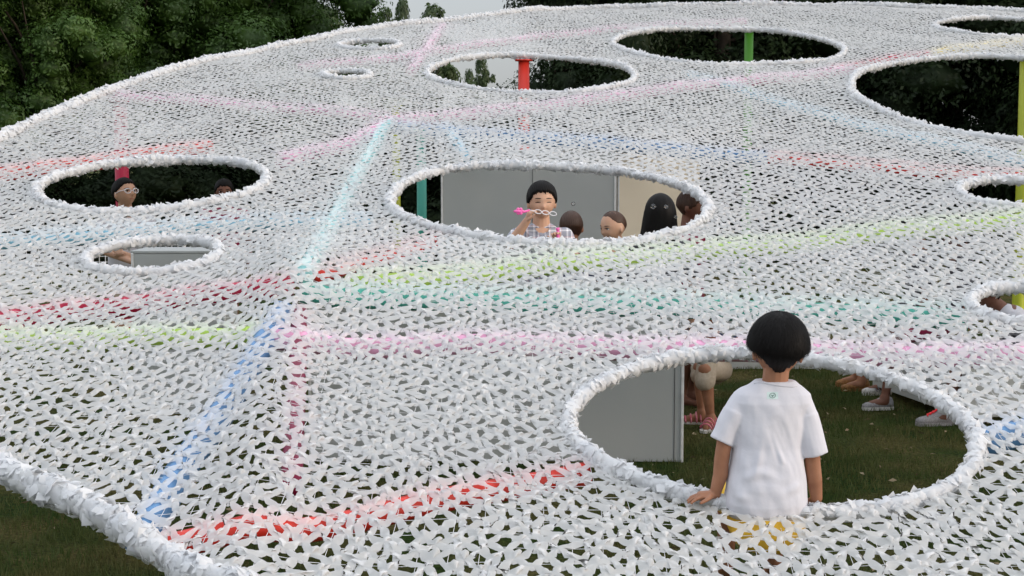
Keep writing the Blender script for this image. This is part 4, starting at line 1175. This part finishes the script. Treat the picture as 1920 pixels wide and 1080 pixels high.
def shoe(per, an, fdir, mat='shoe_white', sole='sole', L=0.25, z=None, straps=None, lace=None, stripes=None):
    fdir = Vector(fdir).normalized(); sd = Vector((-fdir.y, fdir.x, 0)); g = (an.z - 0.08) if z is None else z
    heel = Vector((an.x, an.y, g)) - fdir * 0.06
    so = MB(); rings = []
    prof = [(0.0, 0.6), (0.06, 0.9), (0.25, 0.95), (0.5, 0.95), (0.72, 1.15), (0.88, 1.0), (0.97, 0.6), (1.0, 0.2)]
    for zz in (0.0, 0.022):
        ring = [heel + fdir * (L * u) + sd * (0.036 * w * L / 0.25) + Vector((0, 0, zz)) for u, w in prof] + [heel + fdir * (L * u) - sd * (0.036 * w * L / 0.25) + Vector((0, 0, zz)) for u, w in reversed(prof)]
        rings.append(ring)
    so.loft(rings); s_ = so.build('sole', M[sole], None, False)
    if straps is None:
        up = MB(); rs = []
        for u, w, hgt in ((0.01, 0.65, 0.05), (0.06, 0.85, 0.075), (0.2, 0.9, 0.085), (0.36, 0.9, 0.085), (0.5, 0.92, 0.065), (0.7, 1.05, 0.045), (0.88, 0.95, 0.035), (0.98, 0.5, 0.024)):
            c = heel + fdir * (L * u) + Vector((0, 0, 0.020)); hh_ = hgt * L / 0.25
            rs.append([c + sd * (0.034 * w * L / 0.25 * math.copysign(abs(math.cos(t)) ** 0.8, math.cos(t))) + Vector((0, 0, hh_ * max(0, math.sin(t)) ** 0.9)) for t in [math.pi * q / 9 for q in range(10)]])
        up.loft(rs); o = up.build('shoe', M[mat], per)
        tops = rs
    else:
        o = MB(); 
        for u, hgt in ((0.1, 0.07), (0.42, 0.062), (0.58, 0.05), (0.74, 0.036), (0.30, 0.075)):
            pts = [heel + fdir * (L * (u + 0.02 * math.sin(t))) + sd * 0.038 * math.cos(t) + Vector((0, 0, 0.02 + hgt * math.sin(t))) for t in [math.pi * q / 8 for q in range(9)]]
            o.tube(pts, 0.006, 6)
        o = o.build('shoe', M[mat], per); tops = None
    s_.parent = o; s_.matrix_parent_inverse = Matrix.Identity(4)
    if lace and tops:
        lb = MB()
        for q in range(5):
            u0 = 0.36 + q * 0.075; c = heel + fdir * (L * u0) + Vector((0, 0, 0.020 + (0.088 - q * 0.0105) * L / 0.25))
            lb.tube([c - sd * 0.018, c + fdir * 0.006 + Vector((0, 0, 0.005)), c + sd * 0.018 + fdir * 0.012], 0.0055, 6)
        lb.tube([heel + fdir * L * 0.34 + Vector((0, 0, 0.125)), heel + fdir * L * 0.5 + Vector((0, 0, 0.088)), heel + fdir * L * 0.7 + Vector((0, 0, 0.070))], 0.007, 6)
        l = lb.build('lace', M[lace], None); l.parent = o; l.matrix_parent_inverse = Matrix.Identity(4)
    if stripes:
        sb = MB()
        for q in range(3):
            u0 = 0.34 + q * 0.09
            for e in (-1, 1):
                b = heel + fdir * (L * u0) + sd * e * 0.0345 + Vector((0, 0, 0.028)); t = heel + fdir * (L * (u0 + 0.08)) + sd * e * 0.026 + Vector((0, 0, 0.075 - q * 0.010))
                w = fdir * 0.005; sb.add([b - w, b + w, t + w + sd * e * 0.004, t - w + sd * e * 0.004], [(0, 1, 2, 3)])
        l = sb.build('stripe', M[stripes], None, False); l.parent = o; l.matrix_parent_inverse = Matrix.Identity(4)
    return o

# boy blowing bubbles
Dm = 8.40
fist = P(995, 402, Dm - 0.14)
pb, frb, ft, Bb = figure('boy in grey plaid shirt blowing bubbles from a pink wand', P(1016, 376, Dm), 0.215, 6, -4, 'skin', 'hair',
       dict(front=0.20, side=-0.08, back=-0.36, thick=0.17, seed=2, fringe=0.035, taper=0.6), 1.0, 0.36, shirt='plaid', trousers='navy_cloth', closed=True, voxel=0.0042,
       arms=[(P(958, 458, Dm - 0.06), P(988, 414, Dm - 0.12), ((0.35, -0.1, 0.9), (1, 0.3, -0.1), (0.6, -1, 0), 0.75)), (P(1075, 480, Dm - 0.0), P(1046, 455, Dm - 0.16), ((-0.2, -0.3, 1), (0, -1, 0), (-1, 0, 0), 0.8))])
for (an, fd) in ft: shoe(pb, an, fd, 'shoe_grey', L=0.19, z=0.385)
# shirt collar and placket
for s in (-1, 1):
    mb = MB(); mb.add([Bb(s * 0.03, -0.30, -0.98), Bb(s * 0.30, -0.08, -0.66), Bb(s * 0.46, -0.06, -0.84), Bb(s * 0.26, -0.37, -1.12)], [(0, 1, 2, 3)])
    o = mb.build('collar', M['plaid'], pb, False); sm = o.modifiers.new('s', 'SOLIDIFY'); sm.thickness = 0.004
# wand
wnd = empty('bubble_wand', P(985, 400, Dm - 0.16)); tag(wnd, 'pink handled bubble wand with white rings held to the boy\'s mouth', 'bubble wand')
mb = MB(); mb.tube([P(963, 396, Dm - 0.17), P(972, 397, Dm - 0.17), P(984, 397, Dm - 0.165), P(993, 394, Dm - 0.16)], [0.006, 0.011, 0.007, 0.006], 8)
for a in range(6):
    c = P(974, 396, Dm - 0.17); v = Vector((math.cos(a * 1.05) * 0.030, 0.006 * math.sin(a), math.sin(a * 1.05) * 0.026)); mb.ellipsoid(c + v * 0.55, (0.010, 0.005, 0.009), None, 8, 6)
mb.build('handle', M['pink_plastic'], wnd)
mb = MB(); mb.tube([P(993, 394, Dm - 0.16), P(1003, 396, Dm - 0.165)], 0.003, 6)
for q, cx in enumerate((1009, 1023, 1037)):
    cy = 397 + q * 1.8
    mb.tube([P(cx + 6.5 * math.cos(t), cy + 3.6 * math.sin(t) + 0.8 * math.cos(t), Dm - 0.175) for t in [2 * math.pi * k / 14 for k in range(14)]], 0.0026, 6, closed=True, up=(0, 1, 0))
mb.build('ring_chain', M['white_plastic'], wnd)
bt = empty('bubble_tube', P(1046, 440, Dm - 0.2)); tag(bt, 'pink bubble tube held against the plaid shirt', 'tube')
mb = MB(); mb.tube([P(1047, 470, Dm - 0.19), P(1046, 432, Dm - 0.19)], 0.0095, 10); mb.build('tube_body', M['pink_plastic'], bt)
mb = MB(); mb.tube([P(1046, 432, Dm - 0.19), P(1045.5, 427, Dm - 0.19)], 0.0115, 10); mb.build('cap', M['pink_plastic'], bt)

# child with the back of a dark head, toddler, long haired woman, face at the right end
figure('child with close-cropped dark hair, back of the head turned to the camera', P(1071, 424, 9.35), 0.205, 180, 4, 'skin_tan', 'hair_brown',
       dict(front=0.2, side=-0.22, back=-0.42, thick=0.03, seed=3, fringe=0.01), 1.0, 0.36, shirt='navy_cloth', face=False, voxel=0.008)
figure('toddler with short brown hair looking left, beside the bubble blowing boy', P(1149, 424, 8.75), 0.190, -55, 4, 'skin', 'hair_brown',
       dict(front=0.33, side=0.10, back=-0.20, thick=0.02, seed=8, fringe=0.01, wave=0.5), 1.0, 0.36, shirt='grey_cloth', voxel=0.0045, face=True, roll=0)
pl, frl, ftl, Bl = figure('woman with long straight black hair seen from behind', P(1238, 401, 8.95), 0.215, 172, 0, 'skin', 'hair',
       dict(front=0.2, side=-0.3, back=-0.45, thick=0.11, seed=6, fringe=0.01), 0.0, 0.0, shirt='grey_cloth', face=False, voxel=0.009, torso_len=2.0)
rings = []
for q in range(40):
    t = (q / 39) ** 1.7; zz = 0.62 - 2.5 * t
    dome = math.sqrt(max(0.004, 1 - min(1, (0.62 - zz) / 0.60 - 1) ** 2)) if zz > 0.02 else 1.0
    c = to_world(frl, (0.03 * t, 0.02 + 0.10 * min(1, t * 2.0), zz)); wx = (0.47 * dome + 0.12 * min(1, max(0, t - 0.2) * 2.6)) * 0.215; wy = (0.56 - 0.25 * t) * dome * 0.215
    rings.append([c + frl[2] @ Vector((wx * math.cos(a) * (1 + 0.02 * math.sin(a * 9 + q * 0.3)), wy * math.sin(a) * (1 + 0.03 * math.sin(a * 13)), 0)) for a in [2 * math.pi * k / 40 for k in range(40)]])
mb = MB(); mb.loft(rings); mb.build('long_hair', M['hair'], pl)
figure('person with shade put into the face colour at the right end of the middle hole', P(1300, 385, 9.65), 0.235, 62, 0, 'skin_dark', 'hair_brown',
       dict(front=0.2, side=-0.1, back=-0.4, thick=0.05, seed=5), 0.0, 0.0, shirt='maroon_paint', voxel=0.010)

# woman with glasses, arms crossed
Dw = 12.0
pw, frw, ftw, Bw = figure('woman with white-framed glasses and dark hair, arms crossed over white shirt', P(234, 361, Dw), 0.240, 50, -14, 'skin', 'hair',
       dict(front=0.24, side=0.02, back=-0.30, thick=0.13, seed=12, fringe=0.015, wave=1.0), 0.0, 0.0, shirt='white_cloth', trousers='khaki', voxel=0.0055, face_dir=18,
       arms=[(P(192, 468, Dw - 0.14), P(246, 490, Dw - 0.34), ((1, -0.05, -0.30), (0, 1, 0), (0, 0, 1), 0.35)), (P(283, 500, Dw - 0.14), P(232, 476, Dw - 0.30), ((-1, 0.0, 0.10), (0, 1, 0), (0, 0, 1), 0.35))])
for (an, fd) in ftw: shoe(pw, an, fd, 'shoe_white')
mb = MB()
for s in (-1, 1):
    mb.tube([to_world(frw, (s * 0.165 + 0.115 * math.cos(t), -0.455 + 0.05 * abs(math.cos(t) * 0.5 + s * 0.5), -0.035 + 0.085 * math.sin(t))) for t in [2 * math.pi * k / 18 for k in range(18)]], 0.0034, 6, closed=True, up=frw[2] @ Vector((0, 1, 0)))
    mb.tube([to_world(frw, (s * 0.285, -0.42, 0.0)), to_world(frw, (s * 0.37, -0.2, 0.0)), to_world(frw, (s * 0.385, 0.05, -0.03))], 0.0034, 6)
mb.tube([to_world(frw, (-0.05, -0.46, -0.03)), to_world(frw, (0.05, -0.46, -0.03))], 0.003, 6)
mb.build('glasses', M['glasses'], pw)
mb = MB(); mb.ellipsoid(to_world(frw, (0, 0.52, 0.10)), (0.035, 0.035, 0.035), None, 12, 8); mb.build('hair_bun', M['hair'], pw)
mb = MB(); mb.tube([Bw(0.36 * math.cos(t), 0.12 + 0.26 * math.sin(t), -0.78) for t in [2 * math.pi * k / 16 for k in range(16)]], 0.016, 8, closed=True); mb.build('collar', M['lime_cloth'], pw)

figure('dim face of a person with dark hair behind the right end of the left hole', P(420, 358, 14.0), 0.235, 12, 0, 'skin_dark', 'hair',
       dict(front=0.2, side=-0.1, back=-0.4, thick=0.09, seed=15), 0.0, 0.0, shirt='maroon_paint', voxel=0.010)

# person with khaki shorts sitting by the long box: legs show through the front hole
fy = 8.9
g1 = ground_at(1335, 806); g2 = ground_at(1318, 800)
kx = P(1322, 694, g1.y); kx2 = P(1312, 690, g2.y + 0.12)
figure_k, _, ftk, _ = figure('seated person with khaki shorts and pink strappy sandals', P(1335, 590, 9.62), 0.20, -40, 0, 'skin_tan', 'hair', dict(seed=21), 0.0, 0.0, shirt='navy_cloth', trousers='khaki', face=False, voxel=0.007, face_dir=-18, torso_len=1.4,
       arms=[(P(1290, 640, 9.5), P(1330, 655, 9.25)), (P(1385, 640, 9.5), P(1345, 655, 9.25))],
       feet=[(kx2, Vector((g2.x, g2.y + 0.06, 0.08)), Vector((-1, 0.1, 0))), (kx, Vector((g1.x - 0.01, g1.y, 0.08)), Vector((-0.45, -1, 0)).normalized())])
for (an, fd) in ftk: shoe(figure_k, an, fd, 'pink_strap', 'shoe_white', L=0.22, straps=True)
mb = MB(); mb.capsule(kx + Vector((0.02, 0.05, 0.03)), kx + Vector((0.0, 0.0, -0.07)), 0.066, 0.066); mb.capsule(kx2 + Vector((0.02, 0.05, 0.03)), kx2 + Vector((0, 0, -0.05)), 0.060, 0.060)
o = mb.build('shorts_hem', M['khaki'], figure_k)

# people on the right bench, toes towards the lawn
def bencher(label, hx, hy, feet_px, skin, shirt, trousers, hair, seed, fd=-95):
    fts = []
    for (px, py) in feet_px:
        g = ground_at(px, py); an = Vector((g.x + 0.06, g.y, 0.085)); kn = Vector((g.x + 0.14, g.y + 0.03, 0.50)); fts.append((kn, an, Vector((-1, -0.12, 0)).normalized()))
    return figure(label, (hx, hy, 1.18), 0.215, fd, 5, skin, hair, dict(seed=seed), 0.0, 0.0, shirt=shirt, trousers=trousers, face=False, voxel=0.010, face_dir=fd, torso_len=2.2, feet=fts)
p1, _, f1, _ = bencher('person in white striped sneakers and maroon trousers sitting on the right bench', 3.15, 9.95, [(1640, 740), (1642, 768)], 'skin_dark', 'grey_cloth', 'maroon_paint', 'hair', 31)
shoe(p1, f1[0][0], f1[0][1], 'shoe_white', 'shoe_white', L=0.22, stripes='stripe', z=0.0); shoe(p1, f1[1][0], f1[1][1], 'shoe_grey', 'shoe_white', L=0.22, z=0.0)
p2, _, f2, _ = bencher('person in brown strappy sandals sitting farthest along the right bench', 3.0, 10.45, [(1590, 724), (1600, 733)], 'skin_tan', 'grey_cloth', 'grey_cloth', 'hair', 32)
for (an, fd) in f2: shoe(p2, an, fd, 'shoe_brown', 'shoe_brown', L=0.22, z=0.0)
g3, g4 = ground_at(1752, 797), ground_at(1805, 792)
hr_ = P(1850, 548, 9.35)
p3, _, f3, _ = figure('bent-forward person in white shirt and grey running shoes with bright red laces', hr_, 0.215, -95, 30, 'skin_dark', 'hair', dict(seed=41), 0.0, 0.0, shirt='white_cloth', trousers='grey_cloth', face=False, voxel=0.008, face_dir=-95, torso_len=1.6, lean=0.75,
       feet=[(Vector((g.x + 0.16, g.y + 0.02, 0.40)), Vector((g.x + 0.06, g.y, 0.085)), Vector((-1, -0.12, 0)).normalized()) for g in (g3, g4)])
shoe(p3, f3[0][0], f3[0][1], 'shoe_grey', 'shoe_grey', lace='red_lace', z=0.0); shoe(p3, f3[1][0], f3[1][1], 'shoe_grey', 'shoe_grey', lace='red_lace', z=0.0)

# soap bubbles drifting over the hole
for (px, py, rp, lab) in ((1225, 388, 5.5, 'soap bubble in front of the left side of the long black hair'), (1249, 388, 4.5, 'soap bubble in front of the right side of the long black hair'), (1267, 407, 3.5, 'tiny soap bubble at the right edge of the long black hair'), (1075, 382, 4.0, 'faint soap bubble before the grey wall right of the boy')):
    mb = MB(); c = P(px, py, 8.3); mb.ellipsoid(c, (rp / S(8.3),) * 3, None, 20, 14); tag(mb.build('soap_bubble', M['bubble']), lab, 'bubble', 'soap bubbles')
print('DONE')
